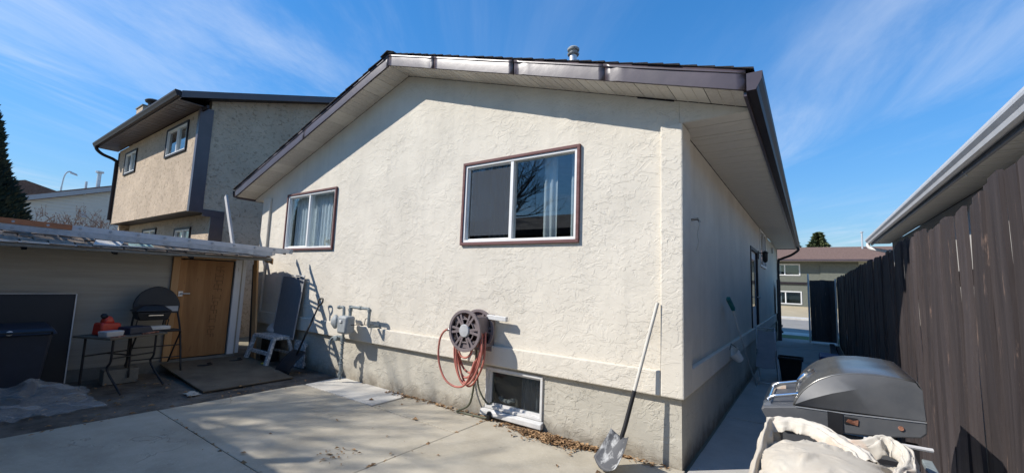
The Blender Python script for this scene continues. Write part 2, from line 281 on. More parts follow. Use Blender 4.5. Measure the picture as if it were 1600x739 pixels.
# ---------------------------------------------------------------- builders
WM = {}                                                    # world matrix of every root / part made here
def E(name, label, cat, loc=(0, 0, 0), group=None, rz=0):
    o = bpy.data.objects.new(name, None); C.objects.link(o); o.location = loc; o.rotation_euler = (0, 0, rz)
    o.empty_display_size = .2
    o['label'] = label; o['category'] = cat
    if group: o['group'] = group
    WM[o] = Matrix.Translation(loc) @ Matrix.Rotation(rz, 4, 'Z')
    return o
def tag(o, label, cat, group=None):
    o['label'] = label; o['category'] = cat
    if group: o['group'] = group
    return o
class MB:
    def __init__(s): s.bm = bmesh.new(); s.M = None
    def v(s, p):
        p = Vector(p)
        return s.bm.verts.new(s.M @ p if s.M else p)
    def f(s, vs):
        try: return s.bm.faces.new(vs)
        except ValueError: return None
    def hexa(s, p):                                        # bottom ring of 4, top ring of 4
        v = [s.v(q) for q in p]
        for a in ((3, 2, 1, 0), (4, 5, 6, 7), (0, 1, 5, 4), (1, 2, 6, 5), (2, 3, 7, 6), (3, 0, 4, 7)): s.f([v[i] for i in a])
        return s
    def box(s, x0, x1, y0, y1, z0, z1):
        return s.hexa([(x0, y0, z0), (x1, y0, z0), (x1, y1, z0), (x0, y1, z0), (x0, y0, z1), (x1, y0, z1), (x1, y1, z1), (x0, y1, z1)])
    def prism(s, pts, vec):
        vec = Vector(vec); a = [s.v(p) for p in pts]; b = [s.v(Vector(p)+vec) for p in pts]; n = len(pts)
        s.f(a[::-1]); s.f(b)
        for i in range(n): s.f([a[i], a[(i+1) % n], b[(i+1) % n], b[i]])
        return s
    def beam(s, p, q, w, h, upv=(0, 0, 1)):                # squared bar from p to q
        p, q = Vector(p), Vector(q); d = (q-p).normalized(); u = Vector(upv)
        sd = d.cross(u)
        if sd.length < 1e-4: sd = d.cross(Vector((1, 0, 0)))
        sd.normalize(); u = sd.cross(d).normalized(); a = sd*w/2; b = u*h/2
        return s.hexa([p-a-b, p+a-b, q+a-b, q-a-b, p-a+b, p+a+b, q+a+b, q-a+b])
    def tube(s, pts, r, n=8, closed=False):
        P = [Vector(p) for p in pts]; rings = []; k = len(P)
        rr = r if isinstance(r, (list, tuple)) else [r]*k
        prev = None
        for i in range(k):
            if closed: d = P[(i+1) % k]-P[i-1]
            else: d = P[min(i+1, k-1)]-P[max(i-1, 0)]
            d.normalize()
            if prev is None:
                a = d.orthogonal().normalized()
            else:
                a = prev-d*prev.dot(d)
                a = a.normalized() if a.length > 1e-5 else d.orthogonal().normalized()
            prev = a; b = d.cross(a)
            rings.append([s.v(P[i]+(a*math.cos(2*math.pi*j/n)+b*math.sin(2*math.pi*j/n))*rr[i]) for j in range(n)])
        for i in range(k if closed else k-1):
            A, B_ = rings[i], rings[(i+1) % k]
            for j in range(n): s.f([A[j], A[(j+1) % n], B_[(j+1) % n], B_[j]])
        if not closed: s.f(rings[0][::-1]); s.f(rings[-1])
        return s
    def lathe(s, prof, org=(0, 0, 0), axis=(0, 0, 1), n=20):
        q = Vector((0, 0, 1)).rotation_difference(Vector(axis).normalized()); org = Vector(org); rings = []
        for r, h in prof:
            rings.append([s.v(org+q @ Vector((r*math.cos(2*math.pi*j/n), r*math.sin(2*math.pi*j/n), h))) for j in range(n)])
        for A, B_ in zip(rings, rings[1:]):
            for j in range(n): s.f([A[j], A[(j+1) % n], B_[(j+1) % n], B_[j]])
        if prof[0][0] > 1e-4: s.f(rings[0][::-1])
        if prof[-1][0] > 1e-4: s.f(rings[-1])
        return s
    def sheet(s, rows):
        V = [[s.v(p) for p in r] for r in rows]
        for a, b in zip(V, V[1:]):
            for i in range(len(a)-1): s.f([a[i], a[i+1], b[i+1], b[i]])
        return s
    def out(s, name, m, par=None, bev=0, smooth=False, solid=0, kind=None, cent=False):
        """link as ONE mesh object; geometry was given in world coordinates"""
        bm = s.bm
        bmesh.ops.recalc_face_normals(bm, faces=bm.faces)
        W = WM.get(par, Matrix()) if par else Matrix()
        bm.transform(W.inverted())
        off = Vector((0, 0, 0))
        if cent and bm.verts:
            lo = Vector([min(v.co[i] for v in bm.verts) for i in range(3)]); hi = Vector([max(v.co[i] for v in bm.verts) for i in range(3)])
            off = Vector(((lo.x+hi.x)/2, (lo.y+hi.y)/2, lo.z)); bm.transform(Matrix.Translation(-off))
        me = bpy.data.meshes.new(name); bm.to_mesh(me); bm.free()
        if smooth:
            me.polygons.foreach_set('use_smooth', [True]*len(me.polygons))
            if smooth is not True: me.set_sharp_from_angle(angle=R(smooth))
        ms = m if isinstance(m, (list, tuple)) else [m]
        for x in ms: me.materials.append(x)
        o = bpy.data.objects.new(name, me); C.objects.link(o); o.location = off
        if par: o.parent = par
        WM[o] = W @ Matrix.Translation(off)
        if bev:
            b = o.modifiers.new('bevel', 'BEVEL'); b.width = bev; b.segments = 2; b.limit_method = 'ANGLE'; b.angle_limit = R(40)
        if solid:
            so_ = o.modifiers.new('solid', 'SOLIDIFY'); so_.thickness = solid; so_.offset = 0
        if kind: o['kind'] = kind
        return o
def inst(o, par, loc, rot=None, name=None):
    """another copy of a part, sharing its mesh"""
    c = o.copy(); C.objects.link(c); c.parent = par; c.location = loc
    if name: c.name = name
    if rot: c.rotation_euler = rot
    return c
def arc(p, q, r, k=8):
    return [Vector(p)+(Vector(q)-Vector(p))*i/k for i in range(k+1)]
def smoothpts(pts, k=6, closed=False):
    """Catmull-Rom through the points"""
    P = [Vector(p) for p in pts]; n = len(P); o = []
    for i in range(n if closed else n-1):
        if closed: p0, p1, p2, p3 = P[i-1], P[i], P[(i+1) % n], P[(i+2) % n]
        else: p0, p1, p2, p3 = P[max(i-1, 0)], P[i], P[i+1], P[min(i+2, n-1)]
        for j in range(k):
            t = j/k
            o.append(.5*((2*p1)+(p2-p0)*t+(2*p0-5*p1+4*p2-p3)*t*t+(3*p1-p0-3*p2+p3)*t**3))
    if not closed: o.append(P[-1])
    return o
def wallmb(mb, u0, u1, z0, top, holes, fn, breaks=()):
    """wall in (u, depth, z) with rectangular holes; top(u) is the upper edge; fn maps to the world; 0..1 is the thickness"""
    us = sorted(set([u0, u1]+[h[0] for h in holes]+[h[1] for h in holes]+list(breaks)))
    for a, b in zip(us, us[1:]):
        cut = sorted([(h[2], h[3]) for h in holes if h[0] <= a+1e-6 and h[1] >= b-1e-6]); z = z0; segs = []
        for lo, hi in cut:
            segs.append((z, z, lo, lo)); z = hi
        segs.append((z, z, top(a), top(b)))
        for za, zb, ta, tb in segs:
            mb.hexa([fn(a, 0, za), fn(b, 0, zb), fn(b, 1, zb), fn(a, 1, za), fn(a, 0, ta), fn(b, 0, tb), fn(b, 1, tb), fn(a, 1, ta)])
    return mb
def frame_rect(mb, u0, u1, z0, z1, wd, d0, d1, fn):
    """picture frame of four butted bars"""
    for a, b, c, d in ((u0, u1, z0, z0+wd), (u0, u1, z1-wd, z1), (u0, u0+wd, z0+wd, z1-wd), (u1-wd, u1, z0+wd, z1-wd)):
        mb.hexa([fn(a, d0, c), fn(b, d0, c), fn(b, d1, c), fn(a, d1, c), fn(a, d0, d), fn(b, d0, d), fn(b, d1, d), fn(a, d1, d)])
    return mb
def slab(mb, u0, u1, z0, z1, d0, d1, fn):
    return mb.hexa([fn(u0, d0, z0), fn(u1, d0, z0), fn(u1, d1, z0), fn(u0, d1, z0), fn(u0, d0, z1), fn(u1, d0, z1), fn(u1, d1, z1), fn(u0, d1, z1)])
def structure(o): o['kind'] = 'structure'; return o

# ---------------------------------------------------------------- ground
g = MB(); ring = [(-400, -400), (400, -400), (400, 400), (-400, 400)]
g.sheet([[(x, y, -.03) for x in range(-400, 401, 100)] for y in range(-400, 401, 100)])
structure(g.out('ground', m_ground))
def irregular(x0, x1, y0, y1, z, n, amp, seed):
    pts = []
    for i in range(n): pts.append((x0+(x1-x0)*i/n, y0))
    for i in range(n): pts.append((x1, y0+(y1-y0)*i/n))
    for i in range(n): pts.append((x1-(x1-x0)*i/n, y1))
    for i in range(n): pts.append((x0, y1-(y1-y0)*i/n))
    return [(x+amp*noise.noise(Vector((x*1.7, y*1.7, seed))), y+amp*noise.noise(Vector((x*1.7, y*1.7, seed+9))), z) for x, y in pts]
patio = bpy.data.objects.new('patio', None); C.objects.link(patio); patio['kind'] = 'structure'; WM[patio] = Matrix()
J = .012
xs = [-5.3, -2.19, .03]; ys = [-9.2, -5.6, -2.36, .04]
slab_id = 0
for i in range(2):
    for j in range(3):
        a = J/2; b = MB()
        x0, x1, y0, y1 = xs[i]+a, xs[i+1]-a, ys[j]+a, ys[j+1]-a
        if i == 0 and j == 2: y1 = -.62
        b.box(x0, x1, y0, y1, -.1, .004*((i+j) % 2)); b.out('slab', m_patio, patio, bev=.006, cent=True)
b = MB(); b.box(-3.62, -2.196, -.608, .034, -.1, .002); b.out('slab', m_patio, patio, bev=.006, cent=True)
b = MB(); b.prism([(-5.3, .03, -.05), (-5.26, -.6, -.05), (-3.66, -.6, -.05), (-3.66, .03, -.05)], (0, 0, .055)); b.out('slab', m_pad, patio, bev=.008, cent=True)
b = MB(); b.box(.042, 3.2, -9.2, -2.37, -.1, .0); b.out('slab', m_patio, patio, bev=.006, cent=True)
walk = bpy.data.objects.new('side_walk', None); C.objects.link(walk); walk['kind'] = 'structure'; WM[walk] = Matrix()
yy = -2.358
for k in range(11):
    b = MB(); b.box(.042, 1.66, yy+.006, yy+1.5-.006, -.1, -.004+.006*(k % 2)); b.out('slab', m_walk, walk, bev=.006, cent=True); yy += 1.5
dm = MB()
gx = [[(-9.5+i*.14, -6+j*.14) for i in range(31)] for j in range(46)]
dm.sheet([[(x, y, -.012+.03*noise.noise(Vector((x*1.3, y*1.3, 2)))+.012*noise.noise(Vector((x*6, y*6, 5))) if x < -5.35 else -.06) for x, y in r] for r in gx])
structure(dm.out('soil', m_dirt, smooth=True))
b = MB(); b.sheet([[(x, y, -.008) for x in (-9.0, -7.4, -6.6, -5.6)] for y in (-9, -6.2)]); structure(b.out('path', m_dirt))
b = MB(); b.sheet([[(-40, 14.2, -.012), (60, 14.2, -.012)], [(-40, 15.6, -.012), (60, 15.6, -.012)]]); structure(b.out('lawn', m_green))
b = MB(); b.box(-60, 80, 15.6, 16.9, -.1, .0); structure(b.out('pavement', m_pad))
b = MB(); b.sheet([[(-60, 17.0, -.022), (80, 17.0, -.022)], [(-60, 27, -.022), (80, 27, -.022)]]); structure(b.out('road', m_road))
b = MB(); b.box(-60, 80, 16.9, 17.05, -.1, .0); structure(b.out('kerb', m_pad))
b = MB(); b.box(-60, 80, 27, 28.4, -.1, .08); structure(b.out('far_pavement', m_pad))
b = MB(); b.sheet([[(-60, 28.4, .07), (80, 28.4, .07)], [(-60, 33, .1), (80, 33, .1)], [(-60, 39.99, .42), (80, 39.99, .42)], [(-60, 70, .42), (80, 70, .42)]]); structure(b.out('far_lawn', m_grassy))

# ---------------------------------------------------------------- windows
def curtain(u0, u1, z0, z1, d, fn, m, par, amp=.018, wl=.085, seed=0):
    b = MB(); n = max(6, int((u1-u0)/.012)); rows = []
    for z in (z0, (z0+z1)/2, z1):
        rows.append([fn(u0+(u1-u0)*i/n, d+amp*math.sin(i*(u1-u0)/n/wl*6.283+seed+.6*math.sin(i*.11+seed))*(1.15 if z == z0 else .9), z) for i in range(n+1)])
    b.sheet(rows); return b.out('curtain', m, par, smooth=True)
def slider(par, u0, u1, z0, z1, fn, mull, glass=(None, None), trim=m_maroon, frame=m_white, tw=.036, label=None):
    """two-light sliding window: painted timber trim, white frame, mullion, two panes"""
    b = MB(); frame_rect(b, u0, u1, z0, z1, tw, -.035, .03, fn); wn = b.out('window', trim, par, bev=.004)
    if label: wn['label'] = label
    a0, a1, b0, b1 = u0+tw, u1-tw, z0+tw, z1-tw
    b = MB(); frame_rect(b, a0, a1, b0, b1, .032, -.018, .09, fn); b.out('frame', frame, wn, bev=.004)
    b = MB(); slab(b, mull-.022, mull+.022, b0+.032, b1-.032, -.01, .08, fn); b.out('mullion', frame, wn, bev=.003)
    b = MB(); frame_rect(b, a0+.032, mull-.022, b0+.032, b1-.032, .018, .02, .05, fn); b.out('sash', frame, wn)
    for (p, q), gm in zip(((a0+.034, mull-.024), (mull+.024, a1-.034)), glass):
        b = MB(); slab(b, p, q, b0+.033, b1-.033, .034, .038, fn); b.out('pane', gm or m_glass, wn)
    return wn

# ---------------------------------------------------------------- main house
RX = -4.08
def zt(x): return 4.985-.325*abs(x-RX)                     # top of fascia / roof deck
def zb(x): return zt(x)-.172                               # bottom of fascia, soffit line
HX0, HX1, HY1 = -8.42, -.02, 14.9
H = E('bungalow', 'cream stucco bungalow with brown gable fascia and hose reel on its wall', 'house', (-4.2, 0, 0))
fF = lambda u, d, z: (u, d, z)                             # front wall: u = x, depth = y
fS = lambda u, d, z: (-.02-d, u, z)                        # right side wall: u = y, depth = -x
holesF = [(-2.80, -1.06, 2.103, 3.216), (-7.49, -5.79, 2.09, 3.206)]
b = MB(); wallmb(b, HX0, .0, .63, lambda x: zb(x)-.004, holesF, lambda u, d, z: (u, d*.16, z), breaks=(RX,)); b.out('wall', m_stucco, H)
holesS = [(6.04, 7.44, .68, 2.6), (8.15, 9.8, 2.26, 3.22)]
b = MB(); wallmb(b, .162, HY1, .63, lambda y: 3.25, holesS, lambda u, d, z: (-.02-.14*d, u, z)); b.out('wall', m_stucco, H)
b = MB(); b.box(HX0, HX0+.15, .162, HY1-.16, .63, 3.25); b.out('wall', m_stucco, H)
b = MB(); wallmb(b, HX0, 0, .63, lambda x: zb(x)-.004, [], lambda u, d, z: (u, HY1+.002+d*.15, z), breaks=(RX,)); b.out('wall', m_stucco, H)
b = MB(); b.box(HX0+.16, -.17, .2, HY1-.2, .9, .98); b.out('floor', m_room, H)
b = MB(); b.box(HX0+.16, -.17, 2.9, 3.0, .99, 3.3); b.out('partition', m_room, H)
b = MB(); b.box(HX0+.16, -.17, .2, HY1-.2, 3.31, 3.36); b.out('ceiling', m_room, H)
# foundation with basement window hole
b = MB(); wallmb(b, HX0, .0, -.1, lambda x: .628, [(-2.29, -1.48, .12, .60)], lambda u, d, z: (u, .02+.18*d, z))
b.box(-.2, .0, .202, HY1, -.1, .628); b.box(HX0, HX0+.2, .202, HY1, -.1, .628); b.out('foundation', m_found, H)
# proud plaster bands and corner pilasters
b = MB(); b.box(-8.15, -.176, -.045, .0, .635, .868); b.out('band', m_stucco, H, bev=.012)
b = MB(); b.hexa([(-.176, -.047, .637), (.037, -.047, .637), (.037, .30, .637), (-.176, -.001, .637), (-.174, -.047, 3.245), (.037, -.047, 3.245), (.037, .30, 3.245), (-.174, -.001, 3.245)])
b.out('pilaster', m_stucco, H, bev=.014)
b = MB(); b.box(-8.46, -8.16, -.047, -.001, .637, 3.2); b.out('pilaster', m_stucco, H, bev=.014)
b = MB(); b.box(-.019, .036, .302, HY1, .635, .868); b.out('band', m_stucco, H, bev=.012)
# eave return: the plaster triangle closing the box eave at each end
b = MB(); b.prism([(.002, .0, 3.262), (.60, .0, 3.262), (.60, .0, zb(.6)-.006), (.002, .0, zb(0)-.006)], (0, .05, 0)); b.out('eave_return', m_stucco, H)
b = MB(); b.prism([(HX0-.002, .0, 3.2), (-8.93, .0, 3.2), (-8.93, .0, zb(-8.93)-.006), (HX0-.002, .0, zb(HX0)-.006)], (0, .05, 0)); b.out('eave_return', m_stucco, H)
# roof deck, shingle courses
def roofpiece(mb, x0, x1, t0, t1, y0, y1):
    mb.prism([(x0, y0, zt(x0)+t0), (x1, y0, zt(x1)+t0), (x1, y0, zt(x1)+t1), (x0, y0, zt(x0)+t1)], (0, y1-y0, 0))
b = MB(); roofpiece(b, RX, .62, -.03, .0, -.375, HY1+.4); roofpiece(b, -8.97, RX, -.03, .0, -.375, HY1+.4); roof = b.out('roof', m_black_metal, H)
b = MB()
for sgn, xe in ((1, .66), (-1, -9.01)):
    n = int(abs(xe-RX)/.142)
    for k in range(n):
        a = RX+sgn*abs(xe-RX)*k/n; c = RX+sgn*(abs(xe-RX)*(k+1)/n+.02)
        y0 = -.43+rnd.uniform(-.008, .008)
        b.prism([(a, y0, zt(a)+.004), (c, y0, zt(c)+.006), (c, y0, zt(c)+.020+rnd.uniform(0, .004)), (a, y0, zt(a)+.009)], (0, HY1+.86, 0))
b.out('shingle', m_shingle, roof)['kind'] = 'stuff'
b = MB()
for k in range(52):
    y = -.45+k*.3
    b.prism([(RX-.15, y, zt(RX-.15)+.02), (RX, y, zt(RX)+.03), (RX+.15, y, zt(RX+.15)+.02), (RX+.15, y, zt(RX+.15)+.032), (RX, y, zt(RX)+.042), (RX-.15, y, zt(RX-.15)+.032)], (0, .31, 0))
b.out('ridge_cap', m_shingle, roof)
# brown metal fascia in sections, each slightly bowed; lap seams between
def fasc(x0, x1, dent=()):
    n = max(4, int(abs(x1-x0)/.07)); rows = [[], [], [], [], [], []]
    for i in range(n+1):
        x = x0+(x1-x0)*i/n; bow = .004*noise.noise(Vector((x*2.2, 1.5, 0)))+.0025*noise.noise(Vector((x*7, 3, 0)))
        dd = sum(.014*math.exp(-((x-c)/.035)**2)-.008*math.exp(-((x-c-.08)/.04)**2) for c in dent)
        for r, (t, o) in enumerate(((-.172, .0), (-.172, -.024), (-.09, -.026), (-.035, -.024), (-.03, -.034), (.004, -.036))):
            rows[r].append((x, -.378+o+(bow+dd if 0 < r < 4 else 0), zt(x)+t))
    b = MB(); b.sheet(rows); return b.out('fascia', m_brown_metal, H, smooth=35, solid=.004)
for a, c, dn in ((RX, -3.1, (-3.2,)), (-3.095, -1.76, ()), (-1.745, -.62, (-1.69,)), (-.632, .62, (-.58,)), (RX, -6.35, ()), (-6.34, -8.97, ())): fasc(a, c, dn)
# rake soffit panels (parts), alternate ones vented
def rake_panel(x0, x1, m):
    b = MB(); e = .0035; s = 1 if x1 > x0 else -1; x0 += s*e; x1 -= s*e
    xm = [x0+(x1-x0)*t for t in (0, .30, .34, .64, .68, 1)]
    pr = [(x, -.372, zb(x)+.004+(.005 if i in (1, 2) and False else 0)) for i, x in enumerate(xm)]
    b.prism([(x0, -.372, zb(x0)+.002), (x1, -.372, zb(x1)+.002), (x1, -.372, zb(x1)+.008), (x0, -.372, zb(x0)+.008)], (0, .37, 0))
    for t in (.33, .66):
        xx = x0+(x1-x0)*t; d = s*.006
        b.prism([(xx-d, -.372, zb(xx-d)-.002), (xx+d, -.372, zb(xx+d)-.002), (xx+d, -.372, zb(xx+d)+.0015), (xx-d, -.372, zb(xx-d)+.0015)], (0, .37, 0))
    return b.out('soffit_panel', m, H)
for s, xe in ((1, .6), (-1, -8.95)):
    n = 15
    for k in range(n): rake_panel(RX+(xe-RX)*k/n, RX+(xe-RX)*(k+1)/n, m_soffit2 if k % 3 != 1 else m_soffit)
b = MB(); roofpiece(b, RX, .6, -.155, -.15, -.37, -.01); roofpiece(b, -8.95, RX, -.155, -.15, -.37, -.01); b.out('soffit_backing', m_dark, H)
b = MB(); b.prism([(-.42, -.012, zb(-.42)-.016), (-.05, -.012, zb(-.05)-.016), (-.05, -.012, zb(-.05)+.0), (-.42, -.012, zb(-.42)+.0)], (0, .010, 0)); b.out('soffit_trim', m_black_metal, H)
# box eave soffit, right side: panels
b = MB(); b.box(.0, .299, .0, .296, 0, .006); b.box(.0, .56, .0, .006, -.004, -.0005)
b = MB()
for yy0 in (.0, .1, .2): b.box(-.056, .556, yy0+.003, yy0+.097, .002*(yy0 == .1), .008)
p0 = b.out('soffit_panel', m_soffit); p0.parent = H; p0.location = (.04+4.2, .003, 3.256)
for k in range(1, 49):
    c = inst(p0, H, (.04+4.2, .003+k*.3, 3.256+.001*(k % 2)))
for k in range(49): inst(p0, H, (-8.98+4.2, .003+k*.3, 3.196))
b = MB(); b.box(.0, .62, .052, HY1+.3, 3.27, 3.275); b.box(-8.95, HX0, .052, HY1+.3, 3.212, 3.217); b.out('soffit_backing', m_dark, H)
# eave fascia and gutters
def kgutter(xi, dirx, y0, y1, zbase, ztop, wdt, m, par, name='gutter'):
    h = ztop-zbase
    pr = [(0, 0), (.62, 0), (.72, .32*h/h*h), (.96, .62*h), (1.0, .80*h), (1.0, h), (.93, h), (.93, .84*h), (.62, .4*h), (.58, .06*h), (.06, .06*h), (.06, h), (0, h)]
    b = MB(); b.prism([(xi+dirx*wdt*a, y0, zbase+c) for a, c in pr], (0, y1-y0, 0))
    return b.out(name, m, par)
b = MB(); b.box(.598, .622, -.372, HY1+.3, 3.245, 3.43); b.out('fascia', m_brown_metal, H)
kgutter(.625, 1, -.41, HY1+.32, 3.27, 3.42, .115, m_black_metal, H)
b = MB(); b.prism([(.625, -.414, 3.272), (.69, -.414, 3.272), (.735, -.414, 3.36), (.74, -.414, 3.42), (.625, -.414, 3.42)], (0, .003, 0)); b.out('gutter_cap', m_brown_metal, H)
b = MB(); b.box(-8.975, -8.952, -.372, HY1+.3, 3.19, 3.38); b.out('fascia', m_brown_metal, H)
kgutter(-8.978, -1, -.41, HY1+.32, 3.22, 3.36, .105, m_black_metal, H)
b = MB(); b.tube(smoothpts([(.68, 14.6, 3.28), (.68, 14.6, 3.18), (.45, 14.6, 3.0), (.14, 14.6, 2.86), (.05, 14.6, 2.7), (.05, 14.6, 1.4), (.05, 14.6, .35), (.12, 14.5, .16)], 4), .042, 8); b.out('downspout', m_black_metal, H, smooth=40)
# furnace vent on the right slope
b = MB(); b.lathe([(.05, 3.95), (.05, 4.74), (.0501, 4.745)], (-1.5, .6, 0)); vp = b.out('roof_vent', m_galv, H, smooth=40)
b = MB(); b.lathe([(.051, 4.685), (.072, 4.69), (.08, 4.705), (.055, 4.72), (.055, 4.73)], (-1.5, .6, 0)); b.out('collar', m_meter, vp, smooth=40)
b = MB(); b.lathe([(.05, 4.72), (.052, 4.745), (.078, 4.755), (.082, 4.775), (.06, 4.80), (.0, 4.812)], (-1.5, .6, 0)); b.out('cap', m_meter, vp, smooth=40)
b = MB(); b.lathe([(.16, 4.12), (.09, 4.2), (.051, 4.24)], (-1.5, .6, 0)); b.out('flashing', m_galv, vp, smooth=40)
# front windows
wr = slider(H, -2.80, -1.06, 2.103, 3.216, fF, -2.0, (m_dglass, m_glass), label='wide maroon trimmed slider with a dark screened left half')
wl = slider(H, -7.49, -5.79, 2.09, 3.206, fF, -6.68, (m_glass, m_glass), label='maroon trimmed slider filled with white sheers')
b = MB(); b.box(-2.68, -2.03, .018, .024, 2.23, 3.09); b.out('insect_screen', flyscreen(), wr)
curtain(-1.66, -1.46, 2.12, 3.2, .2, fF, m_mcurtain, wr, seed=1)
curtain(-1.28, -1.10, 2.12, 3.2, .2, fF, m_mcurtain, wr, seed=2)
curtain(-2.5, -2.08, 2.12, 3.2, .2, fF, m_gcurtain, wr, seed=3)
curtain(-2.74, -2.6, 2.12, 3.2, .2, fF, m_gcurtain, wr, seed=6)
curtain(-7.45, -6.66, 2.1, 3.2, .17, fF, m_curtain, wl, seed=4, wl=.12)
curtain(-6.68, -6.13, 2.1, 3.2, .15, fF, m_curtain, wl, seed=5, wl=.11)
curtain(-6.08, -5.80, 2.1, 3.2, .16, fF, m_curtain, wl, seed=8)
b = MB(); b.lathe([(.0, 0), (.10, .03), (.13, .14), (.09, .25), (.0, .28)], (-6.28, .25, 2.12), n=14); b.box(-6.12, -5.98, .2, .27, 2.12, 2.40); b.out('sill_ornament', m_stain, wl, smooth=40)
# basement window
b = MB(); frame_rect(b, -2.29, -1.48, .12, .60, .03, .0, .12, fF); bw = b.out('window', m_lgrey, H, bev=.004); bw['label'] = 'small white framed basement window at ground level'
b = MB(); frame_rect(b, -2.26, -1.51, .15, .57, .028, .05, .09, fF); b.out('sash', m_lgrey, bw)
b = MB(); slab(b, -2.232, -1.538, .178, .542, .066, .07, fF); b.out('pane', m_bglass, bw)
b = MB(); b.hexa([(-2.33, -.045, .04), (-1.46, -.045, .04), (-1.46, .018, .04), (-2.33, .018, .04), (-2.33, -.045, .10), (-1.46, -.045, .10), (-1.46, .018, .118), (-2.33, .018, .118)]); b.out('sill', m_lgrey, bw, bev=.01)
curtain(-1.86, -1.56, .14, .55, .16, fF, m_gcurtain, bw)
b = MB()
for k in range(7):
    x = -2.12+k*.03+rnd.uniform(-.02, .02); z = .2+rnd.uniform(0, .03)
    b.lathe([(0, -.03), (.03, -.015), (.034, .01), (.0, .03)], (x, .13, z), (rnd.uniform(-1, 1), .4, 1), 7)
b.out('crumpled_paper', m_paper, bw)
b = MB(); b.box(-2.3, -1.45, .22, .8, .1, .62); b.out('window_well', m_room, bw)
# side door, window, lantern, small box, cable stub
b = MB(); frame_rect(b, 6.04, 7.44, .68, 2.6, .07, -.02, .06, fS); dr = b.out('side_door', m_black_metal, H)
b = MB(); slab(b, 6.11, 7.37, .68, 2.53, .03, .07, fS); b.out('door_panel', m_white, dr)
b = MB(); slab(b, 6.35, 7.15, 1.3, 2.35, .02, .028, fS); b.out('pane', m_glass, dr)
b = MB(); b.lathe([(.012, 0), (.012, .03), (.026, .04), (.028, .06), (.0, .075)], (-.01, 7.2, 1.5), (1, 0, 0)); b.out('handle', m_alum, dr, smooth=40)
b = MB(); frame_rect(b, 8.15, 9.8, 2.26, 3.22, .06, -.03, .05, fS); sw = b.out('window', m_white, H); sw['label'] = 'window high on the shaded side wall'
b = MB(); slab(b, 8.22, 9.73, 2.32, 3.15, .01, .016, fS); b.out('pane', m_glass, sw)
b = MB(); b.box(-.018, .03, 8.8, 8.86, 2.3, 3.18); b.out('mullion', m_white, sw)
b = MB(); b.box(-.019, .0, 7.68, 7.78, 2.42, 2.62); b.beam((.0, 7.73, 2.56), (.12, 7.73, 2.58), .02, .02)
b.lathe([(.012, .36), (.075, .32), (.06, .30), (.055, .12), (.03, .08), (.0, .07)], (.13, 7.73, 2.26), n=8); b.out('lantern', m_black, H, smooth=30)
b = MB(); b.box(-.019, .05, 12.1, 12.3, 2.9, 3.08); b.out('junction_box', m_lgrey, H, bev=.006)
b = MB(); b.tube(smoothpts([(-.02, .5, 2.36), (.06, .46, 2.37), (.09, .42, 2.33), (.075, .40, 2.2), (.085, .39, 2.12), (.07, .38, 2.03)], 5), .005, 6); b.out('cable_stub', m_stain, H, smooth=True)
b = MB(); b.tube([(-.02, .52, 2.37), (.05, .54, 2.38), (.055, .6, 2.36)], .012, 6); b.out('conduit', m_black, H)

# ---------------------------------------------------------------- things on the front wall
# hose reel
hr = E('hose_reel', 'mauve-grey wheel hose reel on the stucco wall, wound with faded red hose', 'hose reel', (-2.36, 0, .5))
cx, cz = -2.365, 1.05
def ringdisc(name, y, par):
    b = MB(); ax = (0, -1, 0); o = (cx, y, cz)
    def rng(r0, r1, t):
        b.lathe([(r0, 0), (r1, 0), (r1, t), (r0, t), (r0, 0)], o, ax, 40)
    rng(.212, .246, .028)
    for k in range(6):
        a = math.pi*2*k/6
        for s in (-.15, .15):
            c0 = Vector((math.cos(a+s*.9), 0, math.sin(a+s*.9)))*.07; c1 = Vector((math.cos(a+s), 0, math.sin(a+s)))*.216
            q = Vector(o)+Vector((0, -.012, 0)); b.beam(q+c0, q+c1, .028, .014, (0, 1, 0))
        a0 = [Vector((math.cos(a+t), 0, math.sin(a+t)))*.175 for t in (-.24, 0, .24)]
    rng(.13, .142, .016)
    w_ = b.out(name, m_reel, par, bev=.002)
    return w_
wh = ringdisc('wheel', -.33, hr)
b = MB(); b.lathe([(.076, 0), (.076, .028), (.068, .036), (.0, .04)], (cx, -.328, cz), (0, -1, 0), 28); b.out('hub', m_grey, wh, smooth=40)
ringdisc('wheel', -.08, hr)
b = MB(); b.lathe([(.09, 0), (.09, .25)], (cx, -.075, cz), (0, -1, 0), 20); b.out('drum', m_reel, hr, smooth=40)
b = MB(); b.box(-2.42, -2.18, -.055, -.001, .80, 1.24); b.box(-2.25, -2.18, -.30, -.056, .86, .90); b.box(-2.23, -2.20, -.30, -.056, 1.02, 1.22); b.out('bracket', m_reel, hr, bev=.006)
b = MB(); b.beam((-2.21, -.10, 1.215), (-1.93, -.10, 1.205), .05, .055); b.beam((-2.2, -.005, 1.21), (-2.2, -.12, 1.21), .04, .05, (0, 0, 1)); b.out('guide_arm', m_lgrey, hr, bev=.006)
b = MB()
for k in range(5):
    y = -.29+k*.045; r = .105+.02*(k % 2)
    b.tube([(cx+r*math.cos(t*.3142), y+.03*t/20, cz+r*math.sin(t*.3142)) for t in range(21)], .013, 7)
def loop(xl, xr, zl, y, ph):
    pts = [(xr-.02, y+.02, cz-.02), (xr, y, cz-.18), (xr-.03, y-.01, zl+.24), ((xl+xr)/2+.07, y-.02, zl+.03), ((xl+xr)/2-.05, y-.015, zl), (xl+.05, y-.01, zl+.13), (xl, y, zl+.33), (xl+.005, y+.02, cz-.04), (xl+.07, y+.04, cz+.08)]
    b.tube(smoothpts([(a+rnd.uniform(-.01, .01), c, d+rnd.uniform(-.012, .012)) for a, c, d in pts], 5), .0125, 7)
